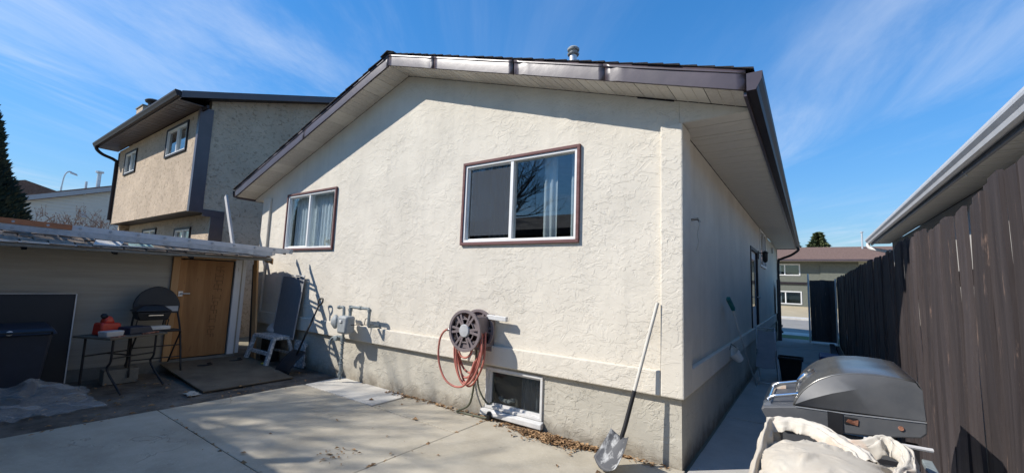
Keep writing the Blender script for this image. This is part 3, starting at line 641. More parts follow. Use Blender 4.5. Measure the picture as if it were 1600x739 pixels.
for xl, xr, zl, y, ph in ((-2.56, -2.14, .47, -.30, 0), (-2.55, -2.17, .52, -.27, 1), (-2.53, -2.12, .42, -.245, 2), (-2.57, -2.15, .56, -.22, 3), (-2.50, -2.11, .45, -.325, 4), (-2.54, -2.2, .74, -.29, 5)): loop(xl, xr, zl, y, ph)
b.tube(smoothpts([(-2.2, -.33, .72), (-2.3, -.35, .46), (-2.47, -.34, .39), (-2.66, -.34, .46), (-2.79, -.32, .66), (-2.81, -.3, .88), (-2.76, -.28, 1.0), (-2.66, -.27, 1.035), (-2.56, -.27, 1.0)], 6), .0125, 7)
b.out('hose', m_hose, hr, smooth=True)
b = MB(); b.lathe([(.015, 0), (.017, .03), (.012, .05)], (-2.71, -.275, 1.02), (1, 0, .3), 8); b.out('nozzle', m_chrome, hr, smooth=True)
b = MB(); b.tube(smoothpts([(-2.38, -.09, .86), (-2.36, -.12, .6), (-2.4, -.1, .3), (-2.48, -.08, .12), (-2.64, -.1, .025), (-2.55, -.08, .015), (-2.35, -.06, .015), (-2.2, -.07, .03), (-2.17, -.05, .08)], 6), .013, 7)
b.tube(smoothpts([(-2.37, -.07, .62), (-2.33, -.08, .36), (-2.2, -.07, .2), (-2.13, -.05, .22)], 6), .011, 7); b.out('supply_hose', m_hoseg, hr, smooth=True)
b = MB(); b.lathe([(.03, 0), (.035, .05), (.02, .09)], (-2.17, -.06, .015), n=8); b.out('tap_fitting', m_black, hr)

# gas meter
gm = E('gas_meter', 'grey gas meter with bent pipes against the foundation', 'gas meter', (-4.98, -.2, 0))
b = MB(); b.box(-5.0, -4.76, -.33, -.16, .76, 1.03); b.out('meter_case', m_meter, gm, bev=.035, smooth=40)
b = MB(); b.lathe([(.085, 0), (.11, .02), (.11, .05), (.085, .07), (.04, .10), (.0, .105)], (-5.14, -.22, .92), (-.45, -1, 0), 20); b.out('regulator', m_meter, gm, smooth=40)
b = MB(); b.box(-4.92, -4.86, -.345, -.331, .93, .97); b.out('dial', m_lgrey, gm, bev=.004)
b = MB(); b.tube(smoothpts([(-5.02, -.2, .98), (-5.03, -.2, 1.12), (-5.06, -.2, 1.15), (-5.15, -.2, 1.14)], 4), .023, 8); b.lathe([(.03, 0), (.03, .04)], (-5.14, -.2, 1.142), (-1, 0, 0), 8)
b.tube([(-4.86, -.2, 1.03), (-4.86, -.2, 1.19)], .026, 8); b.tube([(-4.87, -.2, 1.165), (-4.40, -.2, 1.165)], .021, 8)
b.lathe([(.03, 0), (.03, .05)], (-4.64, -.2, 1.165), (1, 0, 0), 8); b.lathe([(.034, 0), (.034, .04)], (-4.86, -.2, 1.1), n=8)
b.tube(smoothpts([(-4.42, -.2, 1.165), (-4.39, -.2, 1.15), (-4.385, -.2, 1.10), (-4.385, -.2, .93), (-4.385, -.17, .905), (-4.385, -.0, .9)], 3), .022, 8)
b.lathe([(.03, 0), (.03, .04)], (-4.385, -.2, 1.12), n=8); b.out('outlet_pipe', m_meterd, gm, smooth=40)
b = MB(); b.tube([(-5.0, -.2, .05), (-5.0, -.2, .78)], .022, 8); b.lathe([(.035, 0), (.038, .05), (.03, .07)], (-5.0, -.2, .62), n=8)
b.tube(smoothpts([(-5.0, -.2, .68), (-5.1, -.22, .69), (-5.2, -.25, .66), (-5.24, -.26, .6)], 4), .022, 8); b.lathe([(.03, 0), (.03, .06), (.016, .07)], (-5.24, -.26, .56), n=8)
b.lathe([(.04, 0), (.045, .04), (.02, .05)], (-5.12, -.22, .66), (0, -1, .2), 10); b.tube([(-5.0, -.2, .32), (-4.98, -.2, .18), (-5.03, -.2, .1)], .03, 7)
for k in range(6): b.lathe([(.0, -.02), (.03+.012*(k % 2), 0), (.0, .025)], (-5.0+rnd.uniform(-.02, .02), -.2, .22+k*.075), n=7)
b.out('riser_pipe', m_meterd, gm, smooth=40)
b = MB(); b.tube([(-4.76, -.24, .9), (-4.6, -.12, .91), (-4.53, -.0, .91)], .006, 5); b.tube([(-4.6, -.12, .91), (-4.58, -.12, 1.0), (-4.52, -.08, 1.02)], .006, 5); b.out('wire', m_black, gm)

# window screen leaning on the wall
sc = E('window_screen', 'dark mesh window screen propped against the stucco under left window', 'screen', (-7.0, -.2, .02))
P = lambda u, t: Vector((-7.30+.77*u-.03*(1-t), -.10*(1-t)-.06, .485+1.125*t))
b = MB()
for a, c in (((0, 0), (1, 0)), ((0, 1), (1, 1)), ((0, 0), (0, 1)), ((1, 0), (1, 1))): b.beam(P(*a), P(*c), .022, .014, (0, -1, .2))
b.out('frame', m_alumd, sc)
b = MB(); b.sheet([[P(.02, .02), P(.98, .02)], [P(.02, .98), P(.98, .98)]]); b.out('mesh', m_screen, sc, solid=.002)

# snow shovel
ss = E('snow_shovel', 'black snow shovel with D handle leaning beside the gas meter', 'shovel', (-6.05, -.3, 0))
b = MB(); b.tube([(-5.86, -.13, 1.14), (-6.06, -.34, .3)], .016, 8); b.out('shaft', m_black, ss, smooth=True)
b = MB(); b.tube(smoothpts([(-5.86, -.13, 1.12), (-5.90, -.13, 1.19), (-5.90, -.11, 1.23), (-5.80, -.11, 1.24), (-5.79, -.12, 1.18), (-5.84, -.13, 1.13)], 4), .014, 7); b.out('grip', m_black, ss, smooth=True)
b = MB(); rows = []
for j in range(7):
    t = j/6; rows.append([(-6.06+(i/8-.5)*.44-.03*t, -.31-.26*t-.05*math.sin(math.pi*t)+.05*math.cos((i/8-.5)*2.6), .36-.345*t) for i in range(9)])
b.sheet(rows); b.out('blade', m_bin, ss, smooth=True, solid=.008)

# metal scoop shovel at the corner
sv = E('scoop_shovel', 'scoop shovel with white shaft and scuffed aluminium blade at the house corner', 'shovel', (-.45, -.3, 0))
T = Vector((-.195, -.062, 1.50)); Q = Vector((-.44, -.262, .335))
b = MB(); b.tube([T, Q+(T-Q)*.3], .0165, 10); b.out('shaft', mat('worn_white_shaft', (.56, .53, .47), rough=.6, var=.16, scale=20, stretch=(1, 1, .2)), sv, smooth=40)
b = MB(); b.tube([Q+(T-Q)*.3, Q+(T-Q)*.02, Q+Vector((-.012, -.02, -.05)), Q+Vector((-.02, -.035, -.12))], [.0195, .0205, .02, .013], 10); b.out('socket', m_black, sv, smooth=40)
b = MB(); rows = []
d = Vector((-.30, -.62, -.74)).normalized(); sd = Vector((.9, -.36, -.06)).normalized(); nn = d.cross(sd).normalized(); 
if nn.y > 0: nn = -nn
for j in range(12):
    t = j/11; hw = .105+.025*math.sin(min(1, t*1.2)*1.57); row = []
    for i in range(13):
        u = (i/12-.5)*2
        e = .34*t - .05*u*u*(t > .6)*(t-.6)*2.5
        row.append(Q+Vector((-.01, -.02, -.05))+d*(e+.01*(1-u*u))+sd*hw*u+nn*(.055*abs(u)**2.4*(1-.55*t)+.018*math.sin(math.pi*t)*-1))
    rows.append(row)
b.sheet(rows); b.out('blade', mat('scuffed_scoop', (.07, .072, .078), rough=.6, col2=(.42, .42, .41), scale=13, thr=(.5, .64), metal=0, stretch=(1, 1, .5)), sv, smooth=True, solid=.004)

# step platform
sp = E('step_platform', 'paint-splashed aluminium step platform beside the shovel', 'step ladder', (-7.05, -.35, 0))
b = MB()
for k in range(5): b.box(-7.42, -6.68, -.44+k*.06, -.44+k*.06+.052, .475, .53)
b.out('deck', m_splat, sp, bev=.004)
for x, s in ((-7.40, -1), (-6.70, 1)):
    for y, t in ((-.42, -1), (-.17, 1)):
        b = MB(); b.beam((x, y, .50), (x+s*.04, y+t*.13, .005), .085 if t < 0 else .06, .05, (0, 1, 0)); b.out('leg', m_splat, sp, bev=.004)
b = MB(); b.beam((-7.43, -.49, .25), (-6.67, -.49, .25), .04, .06); b.beam((-7.43, -.10, .22), (-6.67, -.10, .22), .03, .04); b.out('rung', m_splat, sp, bev=.004)
cr = E('slatted_crate', 'pale slatted crate standing behind the step platform', 'crate', (-6.55, -.14, 0))
for k in range(5):
    b = MB(); b.box(-6.62+k*.075, -6.56+k*.075, -.09, -.075, .01, .47); b.out('slat', m_splat, cr)
b = MB(); b.box(-6.62, -6.26, -.072, -.05, .05, .1); b.box(-6.62, -6.26, -.072, -.05, .38, .43); b.out('rail', m_splat, cr)
bg_ = MB(); rows = []
for j in range(9):
    t = j/8; rows.append([(-7.42+.17*math.sin(math.pi*min(1, t*.9+.12))*math.cos(a)*(1+.25*noise.noise(Vector((a*1.5, t*4, 1)))), -.11+.09*math.sin(math.pi*min(1, t*.9+.12))*math.sin(a), .475+.22*t+.03*noise.noise(Vector((a, t*3, 2)))) for a in [k*math.pi/8 for k in range(17)]])
bg_.sheet(rows); tag(bg_.out('plastic_bag', m_grey, smooth=True), 'grey plastic bag tucked behind the step platform', 'bag')
b = MB(); b.box(-7.62, -7.27, -.2, -.03, .0, .47); b.box(-7.64, -7.25, -.22, -.01, .44, .475); tag(b.out('storage_tote', m_bin, bev=.012), 'black storage tote in the corner behind the step platform', 'tote')
b = MB(); b.lathe([(.03, 0), (.05, .02), (.055, .07), (.03, .11), (.018, .12), (.018, .15), (.0, .152)], (-6.86, -.52, .035), (.9, .15, .12), 12); tag(b.out('yellow_bottle', m_yellow, smooth=40), 'yellow bottle lying at the foot of the step platform', 'bottle')

# ---------------------------------------------------------------- shed
SX = -7.7
S = E('shed', 'low grey shed with plywood door and a curled shingle roof', 'shed', (-9.2, -2.6, 0))
SY0, SY1 = -6.4, -.62
fD = lambda u, d, z: (SX-d, u, z)
b = MB(); wallmb(b, SY0, SY1, .16, lambda y: 2.03, [(-1.60, -.76, .16, 1.84)], lambda u, d, z: (SX-.1*d, u, z))
b.box(-10.6, SX-.1, SY1-.1, SY1, .16, 1.94); b.box(-10.6, -10.5, SY0, SY1-.1, .16, 2.05); b.box(-10.5, SX-.1, SY0, SY0+.1, .16, 1.91); b.out('wall', m_shed, S)
b = MB(); b.box(-10.6, SX+.015, SY0, SY1, -.05, .158); b.out('footing', m_curb, S)
dpost = MB(); dpost.box(SX+.002, SX+.05, -1.70, -1.60, .15, 1.86); dpost.out('door_jamb', m_cedar, S, bev=.003)
b = MB(); b.box(SX-.02, SX+.02, -1.598, -.79, .175, 1.82); sd_ = b.out('door', m_ply, S, bev=.002)
b = MB(); b.box(SX+.0215, SX+.036, -1.595, -1.5, .19, 1.81); b.out('stile', m_ply, sd_, bev=.002)
b = MB(); b.tube([(SX+.02, -1.56, 1.24), (SX+.06, -1.55, 1.24), (SX+.07, -1.52, 1.245), (SX+.07, -1.43, 1.245)], .014, 7); b.box(SX+.036, SX+.042, -1.585, -1.52, 1.2, 1.285); b.out('handle', m_alum, sd_, bev=.003)
# stencilled strokes running down the sheet (not legible in the photograph)
b = MB(); z = 1.72; gi = 0
while z > .5:
    h = rnd.choice((.035, .05, .06)); wv = .13 if z > 1.1 else .1; y0 = -1.06-.03*((1.72-z)); x = SX+.0205
    pat = gi % 5
    for s in ([0, 1, 2], [0, 2, 3], [1, 3], [0, 1, 3], [0, 3, 4])[pat]:
        if s == 0: b.box(x, x+.0012, y0, y0+wv, z, z+.007)
        if s == 1: b.box(x, x+.0012, y0, y0+.008, z-h, z-.001)
        if s == 2: b.box(x, x+.0012, y0+wv*.5, y0+wv*.5+.008, z-h, z-.001)
        if s == 3: b.box(x, x+.0012, y0+wv-.008, y0+wv, z-h, z-.001)
        if s == 4: b.box(x, x+.0012, y0+wv*.25, y0+wv*.25+.008, z-h*.8, z-.001)
    z -= h+.018+(.05 if gi in (6, 13) else 0); gi += 1
b.out('stencil_print', m_ink, sd_)['kind'] = 'stuff'
b = MB(); b.box(SX-.02, SX+.045, -1.599, -.70, 1.842, 1.90); b.out('header', m_cedar, S)
b = MB(); b.box(SX+.003, SX+.05, -.765, -.66, .16, 1.86); b.out('corner_post', m_wpost, S, bev=.003)
b = MB(); b.box(SX-.1, SX+.002, -.618, -.56, .16, 1.86); b.out('corner_post', m_wpost, S, bev=.003)
# roof: deck, rafters, drip edge, shingles
EV, RS, YE, XR = -7.12, .30, -.38, -7.74
def rz_(x): return 1.905+RS*(EV-x) if x > XR else 1.905+RS*(EV-XR)-.07*(XR-x)
b = MB(); b.prism([(EV, -6.7, rz_(EV)-.025), (XR, -6.7, rz_(XR)-.025), (-10.9, -6.7, rz_(-10.9)-.025), (-10.9, -6.7, rz_(-10.9)), (XR, -6.7, rz_(XR)), (EV, -6.7, rz_(EV))], (0, 6.7+YE, 0)); sr_ = b.out('roof', m_curb, S)
for k, y in enumerate((-5.6, -4.6, -3.42, -2.55, -1.62, YE-.05)):
    b = MB(); b.prism([(EV-.03, y, rz_(EV)-.027), (EV-.07, y, rz_(EV)-.08), (-7.73, y, rz_(-7.73)-.12), (-7.73, y, rz_(-7.73)-.027)], (0, .045, 0)); b.out('rafter', m_bin if k < 5 else m_cedar, S)
b = MB(); b.box(EV+.002, EV+.02, -6.7, YE-.02, 1.86, 1.895); b.out('drip_edge', m_curb, S)
b = MB(); b.prism([(EV, YE+.002, 1.80), (XR, YE+.002, rz_(XR)-.11), (-10.9, YE+.002, rz_(-10.9)-.1), (-10.9, YE+.002, rz_(-10.9)), (XR, YE+.002, rz_(XR)), (EV, YE+.002, 1.905)], (0, .02, 0)); b.out('barge_board', m_cedar, S)
b = MB(); b.hexa([(-.11, -.115, 0), (.11, -.115, 0), (.11, .115, 0), (-.11, .115, 0), (-.11, -.115, .004), (.11, -.115, .018), (.11, .115, .018), (-.11, .115, .004)])
s0 = b.out('shingle', m_wshingle); s0.parent = sr_; first = True
for r in range(9):
    for c in range(25):
        if r*25+c > 292: continue
        x = EV-.07-r*.142; y = -6.55+(c+.5*(r % 2))*.248
        o = s0 if first else inst(s0, sr_, (0, 0, 0)); first = False
        o.location = Vector((x+rnd.uniform(-.012, .012), y, rz_(x)+.008+rnd.uniform(0, .01)))-Vector((-9.2, -2.6, 0))
        o.rotation_euler = (rnd.uniform(-.05, .05), (math.atan(RS) if x > XR+.03 else -.07)+rnd.uniform(-.02, .10), rnd.uniform(-.05, .05))
# planks lying on the roof edge, sheets of scrap
def plank(p, q, wd, th, m, name, label, cat, group=None):
    b = MB(); b.beam(p, q, wd, th); return tag(b.out(name, m, bev=.002), label, cat, group)
plank((-7.17, -2.5, 1.957), (-7.16, -.95, 1.950), .07, .018, m_wpost, 'loose_batten', 'pale batten lying on the shed eave above the door', 'batten')
plank((-7.11, -4.9, 1.925), (-7.10, -2.8, 1.918), .03, .02, m_lgrey, 'metal_flashing', 'long pale strip lying along the shed eave at left', 'flashing')
b = MB(); b.prism([(-7.13, -2.78, 1.94), (-7.36, -2.72, 2.015), (-7.34, -2.42, 2.01), (-7.12, -2.50, 1.94)], (0, 0, .012)); tag(b.out('scrap_sheet', m_lgrey), 'white scrap sheet lying on the shed shingles', 'sheet')
b = MB(); b.prism([(-7.14, -2.40, 1.955), (-7.3, -2.38, 2.0), (-7.27, -2.12, 1.995), (-7.18, -2.1, 1.97)], (0, 0, .01)); tag(b.out('green_scrap', mat('pale_green_board', (.35, .5, .47), rough=.8, var=.2)), 'pale green scrap board on the shed eave', 'board')
# extension ladder on the roof, two nested sections
ld = E('extension_ladder', 'long aluminium extension ladder lying on the shed roof toward left window', 'ladder', (-7.1, -2.0, 2.0))
A0, A1 = Vector((-7.64, -4.9, 2.185)), Vector((-6.72, -.27, 1.985))
dv = (A1-A0).normalized(); sv_ = Vector((dv.y, -dv.x, 0)).normalized()   # towards +x
for lvl, (a, e) in enumerate(((0, -.28), (0, .0))):
    for s in (0, 1):
        off = -sv_*(.40*s+.02*lvl)+Vector((0, 0, .078*lvl-.02))
        b = MB(); p, q = A0+dv*a+off, A1+dv*e+off
        b.beam(p, q, .008, .074)
        for sg in (-1, 1): b.beam(p+Vector((0, 0, sg*.035))-sv_*.012*(1-2*s), q+Vector((0, 0, sg*.035))-sv_*.012*(1-2*s), .03, .005)
        b.out('rail', m_alumd if s or not (lvl == 1) else m_alum, ld)
    n = 15
    b = MB(); p = A0+Vector((0, 0, .078*lvl-.02))+dv*.2
    b.tube([p+sv_*.012, p-sv_*.412], .016, 8); r0 = b.out('rung', m_alumd, ld)
    b = MB(); b.lathe([(.017, 0), (.017, .004)], p+sv_*.0045, sv_, 8); r1 = b.out('rivet', m_black, ld)
    for k in range(1, n):
        inst(r0, ld, dv*.305*k); inst(r1, ld, dv*.305*k)
b = MB(); b.beam(A0+Vector((0, 0, .06))-sv_*.0+sv_*.008, A0+dv*1.95+Vector((0, 0, .06))+sv_*.008, .004, .07); b.out('decal', m_orange, ld)
for s in (0, 1):
    b = MB(); q = A1-sv_*(.40*s+.02)+Vector((0, 0, .058)); b.beam(q, q+dv*.05, .03, .085); b.out('end_cap', m_black if s else m_alumd, ld, bev=.006)
b = MB(); b.beam((-8.40, -.52, 2.0), (-9.15, -.5, 3.24), .085, .04, (0, 1, 0)); tag(b.out('upright_stud', m_wpost), 'bare timber stud standing up behind the ladder', 'timber')
b = MB(); b.beam((-7.52, -.36, .02), (-7.86, -.33, 1.9), .14, .035, (0, 1, 0)); tag(b.out('leaning_plank', m_cedar), 'raw wood plank leaning between shed and house', 'plank')
b = MB(); b.beam((-7.78, -.30, .02), (-8.02, -.28, 1.8), .12, .03, (0, 1, 0)); tag(b.out('dark_plank', m_fence), 'dark plank leaning behind the raw wood plank', 'plank')
# plywood mat on the ground before the door
b = MB(); b.prism([(-7.66, -1.72, .10), (-5.72, -1.76, .012), (-5.70, -.56, .012), (-7.64, -.44, .10)], (0, 0, .018)); mt = tag(b.out('plywood_mat', m_plyfloor, bev=.003), 'weathered plywood sheet laid on the ground before the shed door', 'plywood')
b = MB()
for (x, y) in ((-7.2, -1.35), (-7.3, -.85)):
    b.tube(smoothpts([(x, y, .1), (x+.06, y+.09, .105), (x+.02, y+.2, .105), (x-.06, y+.16, .11), (x-.09, y+.22, .11)], 4), .013, 6)
o_ = b.out('cable_offcut', m_black, smooth=True); tag(o_, 'black cable offcuts lying on the plywood by the door', 'cable')

# ---------------------------------------------------------------- things along the shed wall
b = MB(); b.hexa([(-7.36, -4.6, .05), (-7.36, -2.84, .05), (-7.40, -2.84, .05), (-7.40, -4.6, .05), (-7.50, -4.6, 1.25), (-7.50, -2.82, 1.25), (-7.54, -2.82, 1.25), (-7.54, -4.6, 1.25)])
pn = tag(b.out('leaning_board', m_pblack), 'large black panel leaning on the shed behind the bin', 'panel')
b = MB(); b.beam((-7.345, -2.833, .05), (-7.485, -2.813, 1.25), .012, .012); b.beam((-7.49, -4.6, 1.254), (-7.49, -2.82, 1.254), .012, .008); WM[pn] = Matrix(); b.out('edge_strip', m_lgrey, pn)
bn = E('wheeled_bin', 'black plastic wheeled bin standing under the shed eave', 'bin', (-6.95, -3.36, 0))
b = MB(); b.hexa([(-7.18, -3.56, .06), (-6.74, -3.56, .06), (-6.74, -3.16, .06), (-7.18, -3.16, .06), (-7.25, -3.62, .80), (-6.67, -3.62, .80), (-6.67, -3.10, .80), (-7.25, -3.10, .80)]); b.out('body', m_blue, bn, bev=.03)
b = MB(); b.hexa([(-7.29, -3.66, .80), (-6.63, -3.66, .80), (-6.63, -3.06, .80), (-7.29, -3.06, .80), (-7.25, -3.62, .90), (-6.70, -3.62, .87), (-6.70, -3.10, .87), (-7.25, -3.10, .90)]); b.out('lid', m_blue, bn, bev=.02)
b = MB(); b.tube([(-6.62, -3.6, .82), (-6.58, -3.6, .84), (-6.58, -3.12, .84), (-6.62, -3.12, .82)], .014, 7); b.out('handle', m_bin, bn)
for y in (-3.58, -3.16):
    b = MB(); b.lathe([(.0, 0), (.09, 0), (.1, .02), (.09, .045), (.0, .045)], (-7.16, y, .10), (0, 1, 0), 16); b.out('wheel', m_black, bn)
b = MB(); b.lathe([(.03, 0), (.02, .012), (0, .014)], (-6.628, -3.46, .835), (1, 0, 0), 10); b.out('badge', m_lgrey, bn)
# folding table
tb = E('folding_table', 'folding table with bent steel legs cluttered under the eave', 'table', (-6.9, -2.5, 0))
Cn = Vector((-6.42, -2.62, 0)); U = Vector((-.42, .91, 0)).normalized(); V = Vector((-.91, -.42, 0)).normalized()
tp = lambda u, v, z: Cn+U*u+V*v+Vector((0, 0, z))
b = MB(); b.prism([tp(0, 0, .70), tp(.76, 0, .70), tp(.76, .62, .70), tp(0, .62, .70)], (0, 0, .028)); b.out('top', m_plyfloor, tb, bev=.006)
for u, v in ((.1, .08), (.66, .08), (.1, .54), (.66, .54)):
    b = MB(); k = .1 if v < .3 else -.0
    b.tube(smoothpts([tp(u, v, .70), tp(u, v, .42), tp(u, v+k*.4, .3), tp(u, v-k*2.0, .04), tp(u, v-k*2.2, .015)], 4), .014, 7); b.out('leg', m_black, tb, smooth=True)
b = MB(); b.tube([tp(.1, .08, .45), tp(.66, .08, .45)], .01, 6); b.tube([tp(.1, .54, .45), tp(.66, .54, .45)], .01, 6); b.tube([tp(.38, .08, .45), tp(.38, .54, .45)], .01, 6); b.out('cross_bar', m_black, tb)
# red jerrycan, tub, case, tools
rc = E('fuel_can', 'red plastic fuel can standing on the folding table', 'fuel can', tuple(tp(.24, .40, .73)))
b = MB(); q = tp(.24, .40, .729); a = U*.13; c = V*.085
b.hexa([q-a-c, q+a-c, q+a+c, q-a+c, q-a*.95-c*.9+Vector((0, 0, .17)), q+a*.95-c*.9+Vector((0, 0, .15)), q+a*.95+c*.9+Vector((0, 0, .15)), q-a*.95+c*.9+Vector((0, 0, .17))])
b.hexa([q-a*.6-c*.7+Vector((0, 0, .16)), q+a*.5-c*.7+Vector((0, 0, .15)), q+a*.5+c*.7+Vector((0, 0, .15)), q-a*.6+c*.7+Vector((0, 0, .16)), q-a*.4-c*.4+Vector((0, 0, .25)), q+a*.2-c*.4+Vector((0, 0, .25)), q+a*.2+c*.4+Vector((0, 0, .25)), q-a*.4+c*.4+Vector((0, 0, .25))]); b.out('body', m_red, rc, bev=.025, smooth=40)
b = MB(); b.lathe([(.034, 0), (.034, .05), (.02, .06), (0, .06)], q-a*.3+Vector((0, 0, .235)), (.6, -.5, .5), 12); b.out('cap', m_black, rc, smooth=40)
b = MB(); q = tp(.12, .16, .729); a = U*.1; c = V*.07
b.hexa([q-a-c, q+a-c, q+a+c, q-a+c]+[x+Vector((0, 0, .075)) for x in (q-a*1.1-c*1.1, q+a*1.1-c*1.1, q+a*1.1+c*1.1, q-a*1.1+c*1.1)]); tag(b.out('plastic_tub', m_grey, bev=.01), 'small grey plastic tub in front of the red fuel can', 'tub')
b = MB(); q = tp(.48, .22, .729); a = U*.17; c = V*.12
b.hexa([q-a-c, q+a-c, q+a+c, q-a+c]+[x+Vector((0, 0, .10)) for x in (q-a*.95-c*.9, q+a*.7-c*.9, q+a*.7+c*.9, q-a*.95+c*.9)]); tag(b.out('tool_case', m_blue, bev=.015), 'dark navy tool case on the folding table', 'case')
b = MB(); q = tp(.03, .03, .73); b.tube([q, q+U*.12+V*.02, q+U*.2+V*.05], .012, 6); b.tube([tp(.42, .03, .74), tp(.66, .05, .74)], .014, 6); tag(b.out('hand_tools', m_rust, smooth=True), 'hand tools scattered along the near table edge', 'tools')['kind'] = 'stuff'
# folding chair
ch = E('folding_chair', 'black folding chair with round back beside the plywood door', 'chair', (-7.3, -1.95, .05))
b = MB(); pts = [(-7.40, -2.18, .95), (-7.43, -2.19, 1.10), (-7.455, -2.10, 1.27), (-7.47, -1.91, 1.355), (-7.455, -1.72, 1.27), (-7.43, -1.63, 1.10), (-7.40, -1.64, .95)]
b.prism(smoothpts(pts, 5), (.018, 0, .003)); b.out('backrest', m_bin, ch)
b = MB(); b.tube(smoothpts([(-7.05, -2.24, .08), (-7.2, -2.22, .5), (-7.33, -2.21, .78)]+pts+[(-7.33, -1.62, .78), (-7.2, -1.62, .5), (-7.05, -1.62, .08)], 4), .014, 7); b.out('front_frame', m_black, ch, smooth=True)
b = MB(); b.box(-7.385, -7.37, -2.17, -1.65, .98, 1.06); b.out('back_rail', m_grey, ch)
b = MB(); b.prism([(-6.98, -2.20, .70), (-6.98, -1.70, .70), (-7.36, -1.68, .68), (-7.36, -2.2, .68)], (0, 0, .035)); b.out('seat', m_bin, ch, bev=.012)
for y in (-2.2, -1.68):
    b = MB(); b.tube([(-7.05, y, .69), (-7.45, y, .18)], .012, 7); b.out('leg', m_black, ch)
b = MB(); b.tube([(-7.13, -2.22, .3), (-7.13, -1.62, .3)], .009, 6); b.tube([(-7.19, -2.22, .47), (-7.19, -1.62, .47)], .009, 6); b.out('stretcher', m_black, ch)
b = MB(); b.prism([(-6.99, -2.08, .742), (-6.99, -1.83, .742), (-7.14, -1.82, .742), (-7.14, -2.07, .742)], (0, 0, .05)); tag(b.out('newspaper_stack', m_paper, bev=.004), 'stack of newspapers on the folding chair under the grill', 'newspapers')
pg = E('portable_grill', 'small black portable grill perched on the folding chair seat', 'grill', (-7.15, -2.05, .8))
b = MB(); b.hexa([(-7.26, -2.2, .88), (-7.02, -2.2, .88), (-7.02, -1.86, .88), (-7.26, -1.86, .88), (-7.28, -2.25, 1.0), (-7.0, -2.25, 1.0), (-7.0, -1.83, 1.0), (-7.28, -1.83, 1.0)]); b.out('bowl', m_black, pg, bev=.015)
b = MB(); b.hexa([(-7.3, -2.28, 1.01), (-6.98, -2.28, 1.01), (-6.98, -1.82, 1.01), (-7.3, -1.82, 1.01), (-7.24, -2.17, 1.10), (-7.05, -2.17, 1.10), (-7.05, -1.93, 1.10), (-7.24, -1.93, 1.10)]); b.out('lid', m_black, pg, bev=.02)
b = MB(); b.tube([(-6.99, -2.12, .97), (-6.95, -2.12, .96), (-6.95, -1.95, .96), (-6.99, -1.95, .97)], .009, 6); b.out('handle', m_chrome, pg)
for x in (-7.24, -7.04):
    for y in (-2.22, -1.85):
        b = MB(); b.tube([(x, y, .89), (x-.01, y*1.008, .737)], .009, 6); b.out('leg', m_black, pg)
b = MB(); b.box(-7.3, -7.08, -2.5, -2.12, .0, .2); tag(b.out('concrete_block', m_curb, bev=.008), 'grey concrete block under the folding chair', 'block')
# crumpled plastic sheet
b = MB(); rows = []
for j in range(40):
    row = []
    for i in range(48):
        u, v = i/47, j/39
        x = -6.95+1.2*u; y = -4.1+1.35*v
        hgt = .20*math.exp(-((u-.3)/.25)**2-((v-.62)/.3)**2)+.13*math.exp(-((u-.5)/.2)**2-((v-.2)/.25)**2)
        z = .03+hgt+(.5-abs(noise.noise(Vector((u*5, v*5, 1)))))*.14*(1-abs(2*u-1)**3)*(1-abs(2*v-1)**3)+(.4-abs(noise.noise(Vector((u*14, v*10, 4)))))*.06
        row.append((x+.07*noise.noise(Vector((u*3, v*6, 8))), y+.1*noise.noise(Vector((u*5, v*3, 12)))+.2*(u-.5)**2, z))
    rows.append(row)
b.sheet(rows); tag(b.out('plastic_sheet', m_plastic, smooth=False), 'crumpled clear plastic sheet on the ground before the bin', 'plastic sheet')
b = MB(); rows = []
for j in range(7):
    rows.append([(-5.86+.3*(i/9)*(.8+.3*noise.noise(Vector((j, 1, 1)))), -1.95+.13*j/6+.04*noise.noise(Vector((i*.7, 2, 1))), .02+.02*abs(noise.noise(Vector((i*.9, j*.9, 3))))) for i in range(10)])
b.sheet(rows); tag(b.out('white_rag', m_cloth, smooth=True, solid=.004), 'crumpled white rag at the corner of the plywood mat', 'rag')

# ---------------------------------------------------------------- fallen leaves
b = MB()
def leaf(x, y, z):
    a = rnd.uniform(0, 6.28); s = rnd.choice((.010, .014, .018, .024, .034))*rnd.uniform(.8, 1.2); t = rnd.uniform(-.5, .5); cu = rnd.uniform(.15, .6)
    dx, dy = math.cos(a)*s, math.sin(a)*s
    v = [b.v((x-dx, y-dy, z)), b.v((x-dy*.5, y+dx*.5, z+s*(cu+t*.5))), b.v((x+dx, y+dy, z+s*t*.6+.004)), b.v((x+dy*.5, y-dx*.5, z+s*(cu-t*.4)))]
    b.f([v[0], v[1], v[2]]); b.f([v[0], v[2], v[3]])
for k in range(1250):
    u = rnd.gauss(0, .33); x = -1.22+u; wv = max(.02, .13*(1-(u/.75)**2)); y = -.13-.12*(u < .3)*abs(rnd.gauss(0, .6))-abs(rnd.gauss(0, wv*.55))*.8
    if -2 < x < -.45: leaf(x, min(y+.10, -.005), .006+rnd.uniform(0, .035)*max(.1, 1-abs(u)*1.2))
for k in range(520):
    x = rnd.uniform(-4.0, -.1); leaf(x, -.005-abs(rnd.gauss(0, .045)), .006+rnd.uniform(0, .012))
for k in range(46): leaf(rnd.uniform(-4.8, .8), rnd.uniform(-2.5, 0), .008)
for k in range(30): leaf(rnd.gauss(-2.6, .1), rnd.gauss(-1.75, .08), .008)
for k in range(260): leaf(rnd.uniform(-7.2, -5.1), rnd.uniform(-3.4, -.3), .03)
for k in range(50):
    y = rnd.uniform(-3.4, -.05); leaf(-2.19+rnd.gauss(0, .012), y, .002)
for k in range(40): leaf(rnd.uniform(-5.2, -.1), -2.36+rnd.gauss(0, .012), .002)
b.out('leaf_litter', m_leafdry)['kind'] = 'stuff'

